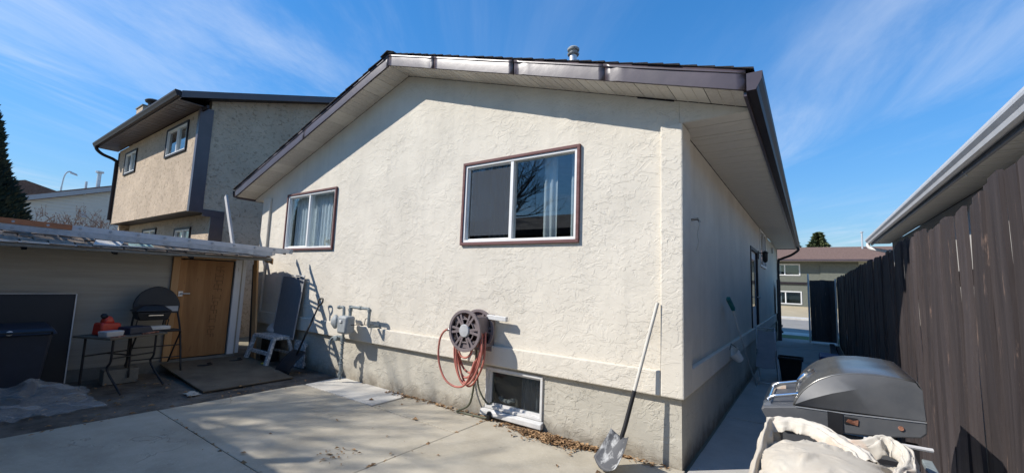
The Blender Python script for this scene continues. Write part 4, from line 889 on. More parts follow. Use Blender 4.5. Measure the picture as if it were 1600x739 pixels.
# ---------------------------------------------------------------- barbecue
BQ = E('gas_barbecue', 'charcoal gas barbecue with rounded grey lid and chrome handle', 'barbecue', (1.12, -1.15, 0))
hood = [(.911, 1.073), (.922, 1.10), (.935, 1.125), (.953, 1.152), (.974, 1.176), (.997, 1.198), (1.023, 1.219), (1.075, 1.246), (1.112, 1.258), (1.151, 1.266), (1.21, 1.272), (1.269, 1.273), (1.33, 1.27), (1.383, 1.262)]
Y0, Y1 = -1.5, -.8
rear = [(1.383, 1.262), (1.398, 1.228), (1.406, 1.098)]
b = MB(); rows = []
for y, ins in ((Y0, .004), (Y0+.012, .0), (Y0+.25, .0), (Y1-.25, .0), (Y1-.012, .0), (Y1, .004)):
    rows.append([(x+ins*.3, y, z-ins) for x, z in hood])
b.sheet(rows); ld_ = b.out('lid', m_lid, BQ, smooth=50, solid=.006)
b = MB(); b.sheet([[(x, y, z) for x, z in rear] for y in (Y0, Y1)]); b.out('rear_panel', m_bbq, ld_, solid=.006)
cr_ = [(.926, 1.085), (.97, 1.113), (1.02, 1.139), (1.07, 1.163), (1.121, 1.182), (1.18, 1.203), (1.241, 1.222), (1.31, 1.244), (1.374, 1.262)]
for y, sg, nm in ((Y0, -1, 'end_casting'), (Y1, 1, 'end_casting')):
    b = MB(); n = 13
    up_ = [(hood[i][0]+.003, y, hood[i][1]-.004) for i in range(14)]
    def lerp(L_, t):
        k = t*(len(L_)-1); i = min(int(k), len(L_)-2); f_ = k-i; return tuple(L_[i][q]+(L_[i+1][q]-L_[i][q])*f_ for q in range(2))
    mid_ = [(lerp(cr_, i/13)[0], y+sg*.032*math.sin(math.pi*min(1, .15+i/13*.95)), lerp(cr_, i/13)[1]) for i in range(14)]
    low_ = [(.912+(1.406-.912)*i/13, y+sg*.004, 1.074+.022*i/13) for i in range(14)]
    b.sheet([up_, mid_]); b.sheet([mid_, low_]); b.f([b.v(up_[-1]), b.v(mid_[-1]), b.v((1.40, y, 1.228))]); b.f([b.v(mid_[-1]), b.v(low_[-1]), b.v((1.40, y, 1.228))])
    bmesh.ops.remove_doubles(b.bm, verts=b.bm.verts, dist=.0005)
    b.out(nm, m_bbq, ld_, smooth=28)
b = MB()
pan = [(.766, 1.03), (.78, 1.044), (.911, 1.070), (1.119, 1.076), (1.408, 1.094), (1.406, 1.044), (1.385, 1.022), (1.25, .995), (.85, .955), (.79, .985)]
b.prism([(x, Y0-.022, z) for x, z in pan], (0, Y1-Y0+.044, 0)); b.out('pan', m_bbq, BQ, bev=.007)
b = MB(); b.beam((.92, Y0-.024, 1.071), (1.118, Y0-.024, 1.077), .004, .004); b.beam((1.118, Y0-.024, 1.077), (1.405, Y0-.024, 1.094), .004, .004); b.out('trim_edge', m_alum, BQ)
b = MB(); b.tube([(.79, -1.46, 1.05), (.79, -1.02, 1.05)], .019, 12); hb = b.out('handle', m_chrome, BQ, smooth=40)
for y in (-1.42, -1.03):
    b = MB(); b.tube(smoothpts([(.79, y, 1.062), (.82, y, 1.085), (.87, y, 1.10), (.935, y, 1.118)], 4), .009, 7); b.out('handle_arm', m_chrome, hb, smooth=True)
b = MB(); b.box(.80, .86, -1.03, -1.026, 1.04, 1.085); b.out('handle_plate', m_stain, hb)
nx = Vector((-.72, 0, .69)).normalized()
b = MB(); b.lathe([(.058, 0), (.06, .012), (.048, .017), (.045, .009), (.0, .009)], Vector((.968, -1.17, 1.172)), nx, 24); b.out('thermometer', m_chrome, BQ, smooth=40)
b = MB(); b.lathe([(.010, 0), (.010, .006), (.0, .006)], (1.318, Y0-.0222, 1.052), (0, -1, 0), 8); b.out('bolt', m_rust, BQ)
b = MB(); b.box(1.115, 1.165, Y0-.0262, Y0-.0225, 1.03, 1.062); b.box(1.05, 1.11, Y0-.0262, Y0-.0225, .98, 1.075); b.out('shelf_bracket', m_black, BQ)
b = MB(); b.prism([(1.12, Y0-.0275, 1.04), (1.13, Y0-.0275, 1.055), (1.15, Y0-.0275, 1.05), (1.168, Y0-.0275, 1.058), (1.165, Y0-.0275, 1.03), (1.14, Y0-.0275, 1.034)], (0, .001, 0)); b.out('rust_patch', m_rust, BQ)
for x in (.84, 1.36):
    for y in (-1.47, -.83):
        b = MB(); b.beam((x, y, .0 if x > 1 else .07), (x, y, .98), .04, .04, (0, 1, 0)); b.out('leg', m_black, BQ)
b = MB(); b.box(.82, 1.38, -1.49, -.81, .14, .165); b.out('bottom_shelf', m_black, BQ)
b = MB(); b.box(.845, .86, -1.44, -.86, .3, .93); b.out('front_panel', m_black, BQ)
b = MB(); b.box(.86, 1.35, -1.49, -1.475, .6, .97); b.out('side_panel', m_bbq, BQ)
for y in (-1.5, -.8):
    b = MB(); b.lathe([(0, 0), (.07, 0), (.08, .015), (.07, .03), (0, .03)], (.84, y, .08), (0, 1, 0), 16); b.out('wheel', m_black, BQ)
b = MB(); b.box(.84, 1.36, -2.12, -1.535, .885, .905); b.out('side_shelf', m_black, BQ, bev=.004)
b = MB(); b.beam((1.395, -1.54, .93), (1.38, -2.15, .91), .035, .022); b.out('shelf_rail', m_meterd, BQ, bev=.004)
b = MB(); b.prism([(1.315, -1.60, .9075), (1.352, -1.59, .9075), (1.357, -1.95, .9075), (1.325, -1.97, .9075), (1.318, -1.8, .9075)], (0, 0, .004)); b.out('rust_patch', m_rust, BQ)
b = MB(); b.tube([(1.18, -1.62, 1.0), (1.415, -1.545, .985)], .009, 8); tag(b.out('wooden_dowel', m_wpost, smooth=40), 'pale wooden dowel poking out beside the bundled cloth', 'dowel')

# canvas cloth bundled over the side shelf
cl = E('canvas_cloth', 'stained cream canvas cloth bundled over the barbecue side shelf', 'cloth', (1.05, -2.0, .9))
def drape(fn, nx, ny, solids, frames):
    # let a sheet fall over solids in a scratch scene and keep the settled mesh
    sc = bpy.data.scenes.new('drape'); me = bpy.data.meshes.new('sheet'); bm = bmesh.new()
    V = [[bm.verts.new(fn(i/nx, j/ny)) for i in range(nx+1)] for j in range(ny+1)]
    for j in range(ny):
        for i in range(nx): bm.faces.new([V[j][i], V[j][i+1], V[j+1][i+1], V[j+1][i]])
    bm.to_mesh(me); bm.free(); o = bpy.data.objects.new('sheet', me); sc.collection.objects.link(o); tmp = [o]
    for bm in solids:
        m = bpy.data.meshes.new('solid'); bm.to_mesh(m); bm.free(); c = bpy.data.objects.new('solid', m); sc.collection.objects.link(c); tmp.append(c)
        c.modifiers.new('c', 'COLLISION'); c.collision.thickness_outer = .006; c.collision.cloth_friction = 20
    md = o.modifiers.new('cloth', 'CLOTH'); q = md.settings; q.quality = 6; q.mass = .25; q.tension_stiffness = 12; q.compression_stiffness = 12; q.bending_stiffness = .05; q.air_damping = 2
    k = md.collision_settings; k.use_self_collision = True; k.self_distance_min = .004; k.distance_min = .006; k.collision_quality = 3
    sc.frame_start = 1; sc.frame_end = frames; md.point_cache.frame_end = frames
    vl = sc.view_layers[0]
    for f in range(1, frames+1): sc.frame_set(f)
    dg = vl.depsgraph; dg.update()
    out = bpy.data.meshes.new_from_object(o.evaluated_get(dg), depsgraph=dg)
    for c in tmp: bpy.data.objects.remove(c)
    bpy.data.scenes.remove(sc)
    return out
def solidbox(x0, x1, y0, y1, z0, z1): return MB().box(x0, x1, y0, y1, z0, z1).bm
eb = bmesh.new(); bmesh.ops.create_icosphere(eb, subdivisions=4, radius=1)
for v in eb.verts: v.co = Vector((1.02+v.co.x*.205, -2.02+v.co.y*.27, .93+v.co.z*.075))
def sheetfn(u, v):
    x = .69+.72*u; y = -1.67-.92*v
    return (x+.02*noise.noise(Vector((u*6, v*6, 3))), y+.02*noise.noise(Vector((u*6, v*6, 7))), 1.07+.03*noise.noise(Vector((u*7, v*7, 1)))+.022*math.sin(u*34+v*15+2*noise.noise(Vector((u*3, v*3, 9)))))
me = drape(sheetfn, 76, 92, [solidbox(.83, 1.29, -2.32, -1.74, .86, .925), eb], 38)
me.materials.clear(); me.materials.append(m_cloth); me.name = 'draped_panel'
me.transform(WM[cl].inverted()); me.polygons.foreach_set('use_smooth', [True]*len(me.polygons))
o = bpy.data.objects.new('draped_panel', me); C.objects.link(o); o.parent = cl
so_ = o.modifiers.new('solid', 'SOLIDIFY'); so_.thickness = .003
def roll(path, rad, m, seed, nm, k=9):
    P_ = smoothpts(path, k); b = MB()
    n = 36; k_ = len(P_); rings = []; Wd, Dp = rad                        # cloth laid over a rail, both hems hanging
    for i in range(k_):
        d = (P_[min(i+1, k_-1)]-P_[max(i-1, 0)]).normalized(); dh = Vector((d.x, d.y, 0))
        c = Vector((d.y, -d.x, 0)); c = c.normalized() if c.length > .2 else Vector((1, 0, 0)); ring = []
        hem = 1+.35*noise.noise(Vector((i*.16, seed, 3)))
        for q in range(n+1):
            w_ = q/n*2-1; aw = abs(w_)
            lat = Wd*math.sin(w_*1.45)*(1+.25*noise.noise(Vector((i*.12, seed, 8))))+aw*(.012*math.sin(i*.55+seed*2+2*noise.noise(Vector((i*.1, w_, seed))))+.010*noise.noise(Vector((i*.5, w_*3, seed))))
            cre = sum(am*max(0, 1-abs(w_-ce-.25*noise.noise(Vector((i*.07, k, seed))))/wi) for k, (ce, wi, am) in enumerate(((-.45, .16, .011), (.1, .2, .008), (.5, .14, .012))))
            ring.append(b.v(P_[i]+c*lat+Vector((0, 0, 1))*(cre-Dp*hem*aw**1.7+.005*noise.noise(Vector((i*.4, w_*6, seed+4))))))
        rings.append(ring)
    for A_, B_ in zip(rings, rings[1:]):
        for q in range(n): b.f([A_[q], A_[q+1], B_[q+1], B_[q]])
    return b.out(nm, m, cl, smooth=True, solid=.003)
roll([(.785, -2.42, .84), (.79, -2.26, .92), (.797, -2.1, .965), (.805, -1.9, 1.0), (.812, -1.72, 1.02), (.83, -1.665, 1.03)], (.024, .13), m_cloth, 1, 'side_hem')
roll([(.805, -1.665, 1.022), (.88, -1.655, 1.034), (.96, -1.66, 1.042), (1.03, -1.71, 1.036), (1.09, -1.79, 1.028), (1.14, -1.87, 1.018), (1.17, -1.94, 1.0)], (.052, .05), m_stain, 2, 'folded_band')
roll([(1.10, -1.80, 1.02), (1.17, -1.79, 1.035), (1.22, -1.745, 1.055), (1.275, -1.745, 1.045), (1.305, -1.81, 1.02), (1.285, -1.90, 1.0), (1.25, -2.0, 1.0), (1.23, -2.12, .99), (1.225, -2.27, .95), (1.225, -2.36, .80)], (.030, .06), m_stain, 3, 'twisted_end')
roll([(1.262, -1.93, .985), (1.275, -2.06, .985), (1.28, -2.22, .95), (1.275, -2.34, .82)], (.028, .12), m_cloth, 4, 'twisted_end')

# ---------------------------------------------------------------- fence and gate on the right
FX = 1.70
fe = E('board_fence', 'tall dark stained board fence running along the side walk', 'fence', (FX, 4.0, 0))
protos = []
for k in range(6):
    b = MB(); wv = .137; n = 7; h = 2.0; lean = rnd.uniform(-.012, .012); rows = []
    c = [rnd.uniform(0, .018) for _ in range(4)]
    for i in range(n+1):
        z = h*i/n+(.0 if i < n else 0); o = .004*math.sin(i*1.3+k)
        rows.append([(.0+o, -wv/2+lean*i/n, z), (.0+o, wv/2+lean*i/n, z-(c[0] if i == n else 0)), (.018+o, wv/2+lean*i/n, z-(c[0] if i == n else 0)), (.018+o, -wv/2+lean*i/n, z), (.0+o, -wv/2+lean*i/n, z)])
    b.sheet(rows); bmesh.ops.remove_doubles(b.bm, verts=b.bm.verts, dist=.0004)
    bmesh.ops.holes_fill(b.bm, edges=[e for e in b.bm.edges if e.is_boundary], sides=0)
    me_o = b.out('board', m_fence, None); WM[me_o] = Matrix(); protos.append(me_o)
y = -6.0; k = 0; used = set()
while y < 13.15:
    p = k % 6; o = protos[p]
    if p in used: o = inst(protos[p], fe, (0, 0, 0))
    else: used.add(p); o.parent = fe
    ht = 2.13+.10*math.exp(-((y+2.2)/1.4)**2)+rnd.uniform(-.022, .022)+(.04*noise.noise(Vector((y*.7, 0, 0))))
    o.location = (rnd.choice((0, .004, .010, .017)), y+.07-4.0, .02); o.scale = (1, rnd.uniform(.95, 1.02), (ht-.02)/2.0)
    o.rotation_euler = (rnd.uniform(-.006, .006), rnd.uniform(-.004, .004), 0)
    y += .1395+rnd.choice((0, .001, .002, .003)); k += 1
b = MB(); b.box(FX+.034, FX+.072, -6, 13.1, .3, .39); b.box(FX+.034, FX+.072, -6, 13.1, 1.72, 1.81); b.out('rail', m_fence, fe)
for y in (-4.9, -2.4, .1, 2.6, 5.1, 7.6, 10.1, 12.6):
    b = MB(); b.box(FX+.074, FX+.164, y, y+.09, -.2, 2.0); b.out('post', m_fence, fe)
gf = E('gate_panel', 'dark board gate panel with white pole closing the side passage', 'gate', (1.3, 13.2, 0))
for k in range(5):
    b = MB(); b.box(.99+k*.139, .99+k*.139+.1385, 13.2+.003*(k % 2), 13.22, .06, 2.07+rnd.uniform(-.02, .02)); b.out('board', m_fence, gf)
b = MB(); b.box(.99, 1.68, 13.221, 13.26, .4, .48); b.box(.99, 1.68, 13.221, 13.26, 1.6, 1.68); b.out('rail', m_fence, gf)
b = MB(); b.tube([(.955, 13.2, 0), (.955, 13.2, 2.24)], .026, 8); b.lathe([(.03, 0), (.02, .02), (0, .03)], (.955, 13.2, 2.24), n=8); b.out('pole', m_white, gf, smooth=40)
b = MB(); b.tube([(1.68, 13.17, 0), (1.68, 13.17, 2.12)], .022, 8); b.out('pole', m_white, gf, smooth=40)
gl = E('open_gate', 'dark slatted gate leaf standing open against the house', 'gate', (.15, 13.0, 0))
for k in range(8):
    b = MB(); b.box(.10, .12, 13.1+k*.11, 13.1+k*.11+.104, .08, 1.9-(k % 2)*.03); b.out('board', m_fence, gl)
b = MB(); b.box(.121, .16, 13.1, 13.98, .4, .47); b.box(.121, .16, 13.1, 13.98, 1.5, 1.57); b.box(.06, .17, 13.0, 13.09, -.1, 2.05); b.out('rail', m_fence, gl)

# ---------------------------------------------------------------- things in the side passage
br = E('push_broom', 'push broom with teal head leaning on the shaded side wall', 'broom', (.2, 3.0, 0))
b = MB(); b.tube([(.08, 2.62, 1.40), (.12, 3.55, .72), (.2, 4.3, .05)], .012, 7); b.out('shaft', m_lgrey, br, smooth=True)
b = MB(); b.beam((.065, 2.36, 1.53), (.09, 2.66, 1.37), .05, .06); b.out('head', m_teal, br, bev=.012)
bk = E('white_bucket', 'white plastic bucket hanging low on the shaded side wall', 'bucket', (.17, 2.3, .66))
b = MB(); b.lathe([(.0, 0), (.055, 0), (.085, .16), (.09, .164), (.082, .162), (.05, .01), (0, .01)], (.15, 2.75, .66), (-.5, -.5, .7), 20); b.out('body', m_white, bk, smooth=40)
b = MB(); b.tube([(.04, 2.62, .80), (.045, 2.7, .88), (.15, 2.72, .80)], .005, 5); b.out('bail', m_black, bk)
fc = E('lawn_chair', 'folded white framed lawn chair leaning in the shaded passage', 'chair', (.3, 4.8, 0))
for x in (.16, .46):
    b = MB(); b.tube(smoothpts([(x-.04, 5.3, .95), (x, 5.0, .6), (x+.06, 4.6, .03)], 4), .013, 7); b.out('leg', m_alumd, fc, smooth=True)
    b = MB(); b.tube(smoothpts([(x+.02, 4.75, .62), (x, 5.0, .4), (x, 5.35, .03)], 4), .013, 7); b.out('leg', m_alumd, fc, smooth=True)
b = MB(); b.sheet([[(.16, 5.25-.11*t, .9-.12*t), (.3, 5.23-.11*t, .88-.12*t), (.46, 5.25-.11*t, .9-.12*t)] for t in range(6)]); b.out('seat_sling', m_gcurtain, fc, solid=.006)
b = MB(); b.tube([(.14, 5.3, .95), (.42, 5.3, .95)], .013, 7); b.tube([(.22, 4.62, .05), (.52, 4.62, .05)], .013, 7); b.out('cross_tube', m_alumd, fc)
pt = E('black_planter', 'black plastic planter box on the side walk behind the barbecue', 'planter', (.78, 5.6, 0))
b = MB(); b.hexa([(.52, 5.3, .0), (.80, 5.3, .0), (.80, 5.6, .0), (.52, 5.6, .0), (.48, 5.25, .40), (.84, 5.25, .40), (.84, 5.65, .40), (.48, 5.65, .40)]); b.out('body', m_dark, pt, bev=.01)
b = MB(); frame_rect(b, .46, .86, 5.23, 5.67, .03, .402, .435, lambda u, d, z: (u, z, d)); b.out('rim', m_dark, pt)
b = MB(); b.box(1.12, 1.5, 7.2, 8.0, .0, .3); tag(b.out('blue_tub', mat('blue_plastic', (.012, .04, .16), rough=.5), bev=.03), 'dark blue tub against the fence beyond the planter', 'tub')
b = MB(); b.beam((1.45, 8.6, .06), (1.5, 12.4, .06), .12, .09); b.beam((1.6, 8.0, .05), (1.62, 12.0, .05), .09, .07); tag(b.out('timber_stack', m_fence), 'dark timbers lying along the foot of the fence', 'timber')

# ---------------------------------------------------------------- neighbour on the right
RH = E('right_neighbour_house', 'house beyond the fence showing only pale soffit and gutter', 'house', (6, 2, 0))
b = MB(); b.box(2.8, 10, -8, 10.5, -.1, 3.02); b.out('wall', m_wgrey, RH)
b = MB(); b.box(.0, .352, .0, .296, 0, .008); b.box(.0, .352, .097, .102, -.004, -.001); b.box(.0, .352, .197, .202, -.004, -.001); p1 = b.out('soffit_panel', m_soffit); p1.parent = RH; b0 = Vector((2.44-6, -7.9-2, 3.025))
p1.location = b0
for k in range(1, 62): inst(p1, RH, b0+Vector((0, k*.3, .001*(k % 2))))
b = MB(); b.box(2.44, 2.8, -8, 10.9, 3.036, 3.04); b.out('soffit_backing', m_dark, RH)
b = MB(); b.box(2.408, 2.438, -8, 10.91, 2.995, 3.17); b.out('fascia', m_gutterd, RH)
kgutter(2.405, -1, -8, 10.94, 3.04, 3.165, .115, m_gutter, RH)
b = MB(); b.prism([(2.38, -8, 3.175), (7, -8, 4.6), (11, -8, 3.3), (11, -8, 3.36), (7, -8, 4.68), (2.38, -8, 3.195)], (0, 18.93, 0)); b.out('roof', m_broof, RH)
b = MB(); b.prism([(2.54, 10.50, 3.03), (7, 10.50, 4.5), (10, 10.50, 3.55), (10, 10.50, 3.03)], (0, .08, 0)); b.out('gable', m_wgrey, RH)
b = MB(); b.tube(smoothpts([(2.35, 10.86, 3.05), (2.35, 10.86, 2.97), (2.42, 10.84, 2.9), (2.66, 10.75, 2.83), (2.76, 10.62, 2.78), (2.77, 10.6, 2.6), (2.77, 10.6, .1)], 4), .045, 8); b.out('downspout', m_white, RH, smooth=40)
b = MB(); b.beam((2.40, 2.3, 3.02), (2.44, 2.3, 2.97), .02, .006); b.out('gutter_strap', m_gutter, RH)

# ---------------------------------------------------------------- house far across the street
FH = E('far_bilevel_house', 'grey-green bi-level house with brown roof across the street', 'house', (5, 44, .4))
fh = lambda u, d, z: (u, 40+d, z)
wins = [(-1.9, .36, 3.05, 4.08), (-1.95, .42, .58, 1.72), (6.4, 9.0, 3.05, 4.08), (6.4, 9.0, .58, 1.72)]
b = MB(); wallmb(b, -9, 19, .3, lambda x: 4.45, wins, lambda u, d, z: (u, 40+.2*d, z)); b.box(-9, 19, 40.21, 48, .3, 4.4); b.out('wall', m_fgreen, FH)
for x0, x1, z0, z1 in wins:
    b = MB(); frame_rect(b, x0, x1, z0, z1, .10, -.04, .1, fh); wn = b.out('window', m_lgrey, FH)
    b = MB(); slab(b, x0+.10, x1-.10, z0+.10, z1-.10, .03, .05, fh); b.out('pane', m_dglass, wn)
    b = MB(); slab(b, (x0+x1)/2-.04, (x0+x1)/2+.04, z0+.10, z1-.10, -.0, .028, fh); b.out('mullion', m_white, wn)
    b = MB(); slab(b, x0+.2, x0+.2+(x1-x0)*.3, z0+.15, z1-.15, .12, .14, fh); b.out('blind', m_curtain, wn)
b = MB(); b.box(1.75, 4.25, 39.93, 39.995, 2.55, 4.1); b.out('siding_panel', m_fgreen, FH)
b = MB(); b.box(4.28, 6.3, 39.92, 39.995, 2.6, 4.4); b.out('siding_panel', m_fpale, FH)
b = MB(); b.box(-9, 19, 39.9, 39.995, 2.32, 2.5); b.out('belt_course', m_black_metal, FH)
b = MB(); b.box(-9.6, 19.6, 39.2, 48.8, 4.30, 4.36); b.out('soffit', m_soffit, FH)
b = MB(); b.box(-9.6, 19.6, 39.12, 39.2, 4.28, 4.44); b.out('gutter', m_brown_metal, FH)
b = MB(); b.prism([(-9.6, 39.15, 4.44), (-9.6, 44, 5.86), (-9.6, 48.85, 4.44), (-9.6, 48.85, 4.37), (-9.6, 39.2, 4.37)], (29.2, 0, 0)); frf = b.out('roof', m_broof, FH)
b = MB(); b.lathe([(.07, 5.5), (.07, 7.0), (.12, 7.02), (.12, 7.1), (0, 7.12)], (4.85, 43.2, 0), n=10); b.out('vent_pipe', m_galv, frf)
b = MB(); b.box(6.25, 6.38, 39.86, 39.99, .4, 4.3); b.out('downspout', m_white, FH)

# ---------------------------------------------------------------- conifers, bare trees
def conifer(name, label, x, y, z0, h, r, n, m, group=None, dense=False, seed=1, leaf=.09):
    rg = random.Random(seed); t = E(name, label, 'tree', (x, y, z0), group)
    b = MB(); b.tube([(x, y, z0-.1), (x, y, z0+h*.5), (x, y, z0+h*.97)], [r*.09+.04, r*.06+.02, .012], 8); b.out('trunk', m_bark, t)
    b = MB()
    for k in range(n):
        u = rg.random()**(.8 if dense else 1.25); zz_ = z0+h*(.03+.97*u)
        prof = (math.sin(min(1, (1-u)*1.35)*1.57)**.8 if dense else (1-u)**.9)
        lay = 1 if dense else .72+.28*abs(math.sin(u*h*3.3))
        a = rg.uniform(0, 6.283); lump = 1+.16*noise.noise(Vector((math.cos(a)*1.6, math.sin(a)*1.6, zz_*1.1+seed)))
        rad = r*prof*lay*lump*(rg.uniform(.72, 1.03) if dense else rg.random()**.45)
        c = Vector((x+math.cos(a)*rad, y+math.sin(a)*rad, zz_-(0 if dense else rad*.28)))
        s = leaf*rg.uniform(.6, 1.4); d = Vector((math.cos(a), math.sin(a), (1.1 if dense else -.25)+rg.uniform(-.4, .4))).normalized()
        q = d.cross(Vector((rg.uniform(-1, 1), rg.uniform(-1, 1), rg.uniform(-1, 1)))).normalized()
        b.f([b.v(c-d*s*.4), b.v(c+q*s*.35+d*s*.2), b.v(c+d*s*1.2), b.v(c-q*s*.35+d*s*.2)])
    b.out('crown', m, t); return t
conifer('cedar_tree', 'dense dark columnar cedar at the far left edge', -13.2, -4.3, 0, 6.1, 1.45, 60000, m_needle, dense=True, seed=3, leaf=.065)
conifer('spruce_tree', 'taller pointed spruce above the far brown roof', 1.85, 49, .4, 7.4, 3.5, 12000, m_spruce, 'spruces behind the far house', seed=5, leaf=.32)
conifer('spruce_tree', 'spruce half hidden behind the bungalow eave beside the taller one', -.4, 48.6, .4, 6.85, 3.2, 10000, m_spruce, 'spruces behind the far house', seed=8, leaf=.32)
conifer('spruce_tree', 'spruce tip behind the neighbour downspout on the right', 9.3, 52, .4, 7.0, 2.2, 5000, m_spruce, 'spruces behind the far house', seed=9, leaf=.32)
def bare_tree(name, label, cat, base, h, spread, levels, r0, seed, mt, mtw, kids=(3, 4), group=None, clear=.25, lean=(0, 0)):
    rg = random.Random(seed); t = E(name, label, cat, base, group); tr = MB(); tw = MB()
    def grow(p, d, ln, r, lv):
        n = 4; pts = [p]; dd = d.copy(); q = p.copy()
        for i in range(n):
            dd = (dd+Vector((rg.uniform(-1, 1), rg.uniform(-1, 1), rg.uniform(-.4, .9)))*.14).normalized(); q = q+dd*ln/n; pts.append(q.copy())
        (tr if lv <= 1 else tw).tube(pts, [r*(1-.45*i/n) for i in range(n+1)], 7 if lv <= 1 else (5 if lv < 3 else 3))
        if lv >= levels or q.y+q.z/1.195 > .1: return
        for k in range(rg.randint(*kids)):
            f = rg.uniform(.35 if lv else max(clear, .3), 1); i = min(n-1, int(f*n)); bp_ = pts[i]+(pts[i+1]-pts[i])*(f*n-i)
            ax = Vector((rg.uniform(-1, 1), rg.uniform(-1, 1), rg.uniform(-.15, .7))).normalized()
            nd_ = (dd*(1-spread)+ax*spread*1.3).normalized()
            grow(bp_, nd_, ln*rg.uniform(.55, .8), r*.6*rg.uniform(.75, 1), lv+1)
    grow(Vector(base)-Vector((0, 0, .1)), Vector((lean[0], lean[1], 1)).normalized(), h*.45, r0, 0)
    tr.out('trunk', mt, t, smooth=True); tw.out('crown', mtw, t); return t
# multi-stemmed bare shrub between the shed and the neighbour
bs = E('bare_shrub', 'bare twiggy shrub budding reddish behind the shed roof', 'shrub', (-21.5, -.7, 0))
tr = MB(); tw = MB(); rg = random.Random(4)
def stem(p, d, ln, r, lv):
    q = p+d*ln*.5+Vector((rg.uniform(-.1, .1), rg.uniform(-.1, .1), 0))*ln; e = q+(d+Vector((rg.uniform(-.35, .35), rg.uniform(-.35, .35), .15))).normalized()*ln*.5
    (tr if lv == 0 else tw).tube([p, q, e], [r, r*.8, r*.55], 5 if lv == 0 else 3)
    if lv < 4:
        for k in range(3 if lv < 3 else 4):
            f = rg.uniform(.3, 1); bpt = p.lerp(q, f*2) if f < .5 else q.lerp(e, f*2-1)
            stem(bpt, (d+Vector((rg.uniform(-.9, .9), rg.uniform(-.9, .9), rg.uniform(-.1, .5)))).normalized(), ln*rg.uniform(.5, .75), r*.55, lv+1)
    else:
        for k in range(3):
            f = rg.random(); c = p.lerp(e, f); s = .02; tw.lathe([(0, -s), (s*.7, 0), (0, s)], c, (0, 0, 1), 4)
for k in range(16):
    a = k*.7; stem(Vector((-21.5+.4*math.cos(a), -2.0+k*.16, 0)), Vector((.35*math.cos(a), .40*math.sin(a), 1)).normalized(), 1.75+.35*rg.random(), .045, 0)
tr.out('stems', m_bark, bs); tw.out('twigs', m_twig, bs)

# ---------------------------------------------------------------- neighbour on the left
NH = E('two_storey_house', 'tan stucco two-storey house with dark brown corner trim', 'house', (-14.5, 3.5, 0))
fN = lambda u, d, z: (u, -.55+d, z)
NX0, NX1, NYB = -18.1, -11.0, 8.0
wn1 = [(-13.30, -11.72, 4.62, 5.42), (-17.22, -15.98, 4.60, 5.35)]
wn2 = [(-13.35, -12.15, 1.9, 2.76), (-16.2, -14.9, 2.3, 2.85)]
b = MB(); wallmb(b, NX0, NX1, 3.06, lambda x: 5.56, wn1, lambda u, d, z: (u, -.55+.2*d, z)); b.out('upper_wall', m_tan, NH)
b = MB(); wallmb(b, NX0+.3, NX1, -.1, lambda x: 3.05, wn2, lambda u, d, z: (u, -.12+.2*d, z)); b.out('lower_wall', m_tan, NH)
b = MB(); b.box(NX0, NX1-.002, -.53, .08, 3.045, 3.058); b.out('overhang_soffit', m_black_metal, NH)
def zr_(y): return 5.74+.35*(y+1.05) if y < 3.6 else 5.74+.35*(3.6+1.05)-.35*(y-3.6)
b = MB(); wallmb(b, -.348, NYB, 3.06, lambda y: zr_(y)-.14, [], lambda u, d, z: (NX1-.2*d, u, z), breaks=(3.6,)); wallmb(b, .082, NYB, -.1, lambda y: 3.058, [], lambda u, d, z: (NX1-.2*d, u, z)); b.out('side_wall', m_tan, NH)
b = MB(); wallmb(b, -.34, NYB, -.1, lambda y: zr_(y)-.14, [], lambda u, d, z: (NX0+.2*d, u, z), breaks=(3.6,)); b.box(NX0, NX1, NYB, NYB+.2, -.1, 5.9); b.out('back_wall', m_tan, NH)
b = MB(); b.box(NX1+.002, NX1+.03, -.565, -.30, 3.03, 5.6); b.box(NX1-.10, NX1+.03, -.58, -.566, 3.03, 5.58); b.box(NX1+.002, NX1+.03, -.298, .17, 2.95, 3.12); b.box(NX1+.002, NX1+.03, -.12, .17, .0, 2.948); b.out('corner_trim', m_brown_metal, NH)
b = MB(); b.box(NX0-.03, NX0+.05, -.575, -.551, 3.03, 5.5); b.out('corner_trim', m_brown_metal, NH)
for x0, x1, z0, z1, fnn, mu in ((*wn1[0], fN, -12.5), (*wn1[1], fN, -16.6), (*wn2[0], lambda u, d, z: (u, -.12+d, z), -12.75), (*wn2[1], lambda u, d, z: (u, -.12+d, z), -15.5)):
    wv = slider(NH, x0, x1, z0, z1, fnn, mu, (m_dglass, m_glass), trim=m_black_metal, tw=.05)
    curtain(mu+.05, x1-.06, z0+.05, z1-.05, .14, fnn, m_curtain, wv); curtain(x0+.06, mu-.1, z0+.05, z1-.05, .18, fnn, m_gcurtain, wv)
b = MB(); b.box(NX0+.25, NX1-.25, .5, .6, .2, 5.5); b.out('partition', m_room, NH)
b = MB(); b.prism([(NX0-.3, -1.05, 5.74), (NX0-.3, 3.6, zr_(3.6)), (NX0-.3, NYB+.5, zr_(NYB+.5)), (NX0-.3, NYB+.5, zr_(NYB+.5)-.06), (NX0-.3, 3.6, zr_(3.6)-.06), (NX0-.3, -1.05, 5.68)], (NX1-NX0+.62, 0, 0)); nr = b.out('roof', m_shingle, NH)
b = MB(); b.prism([(0, -1.06, 5.58), (0, 3.6, zr_(3.6)-.19), (0, 3.6, zr_(3.6)-.03), (0, -1.06, 5.74)], (.03, 0, 0)); b.bm.transform(Matrix.Translation((NX1+.3, 0, 0))); b.out('rake_fascia', m_brown_metal, NH)
b = MB(); b.box(.0, .296, .0, .50, 0, .01); b.box(.14, .15, 0, .5, -.005, -.001); p2 = b.out('soffit_panel', m_brown_metal); p2.parent = NH; b0 = Vector((NX0-.28+14.5, -1.04-3.5, 5.585)); p2.location = b0
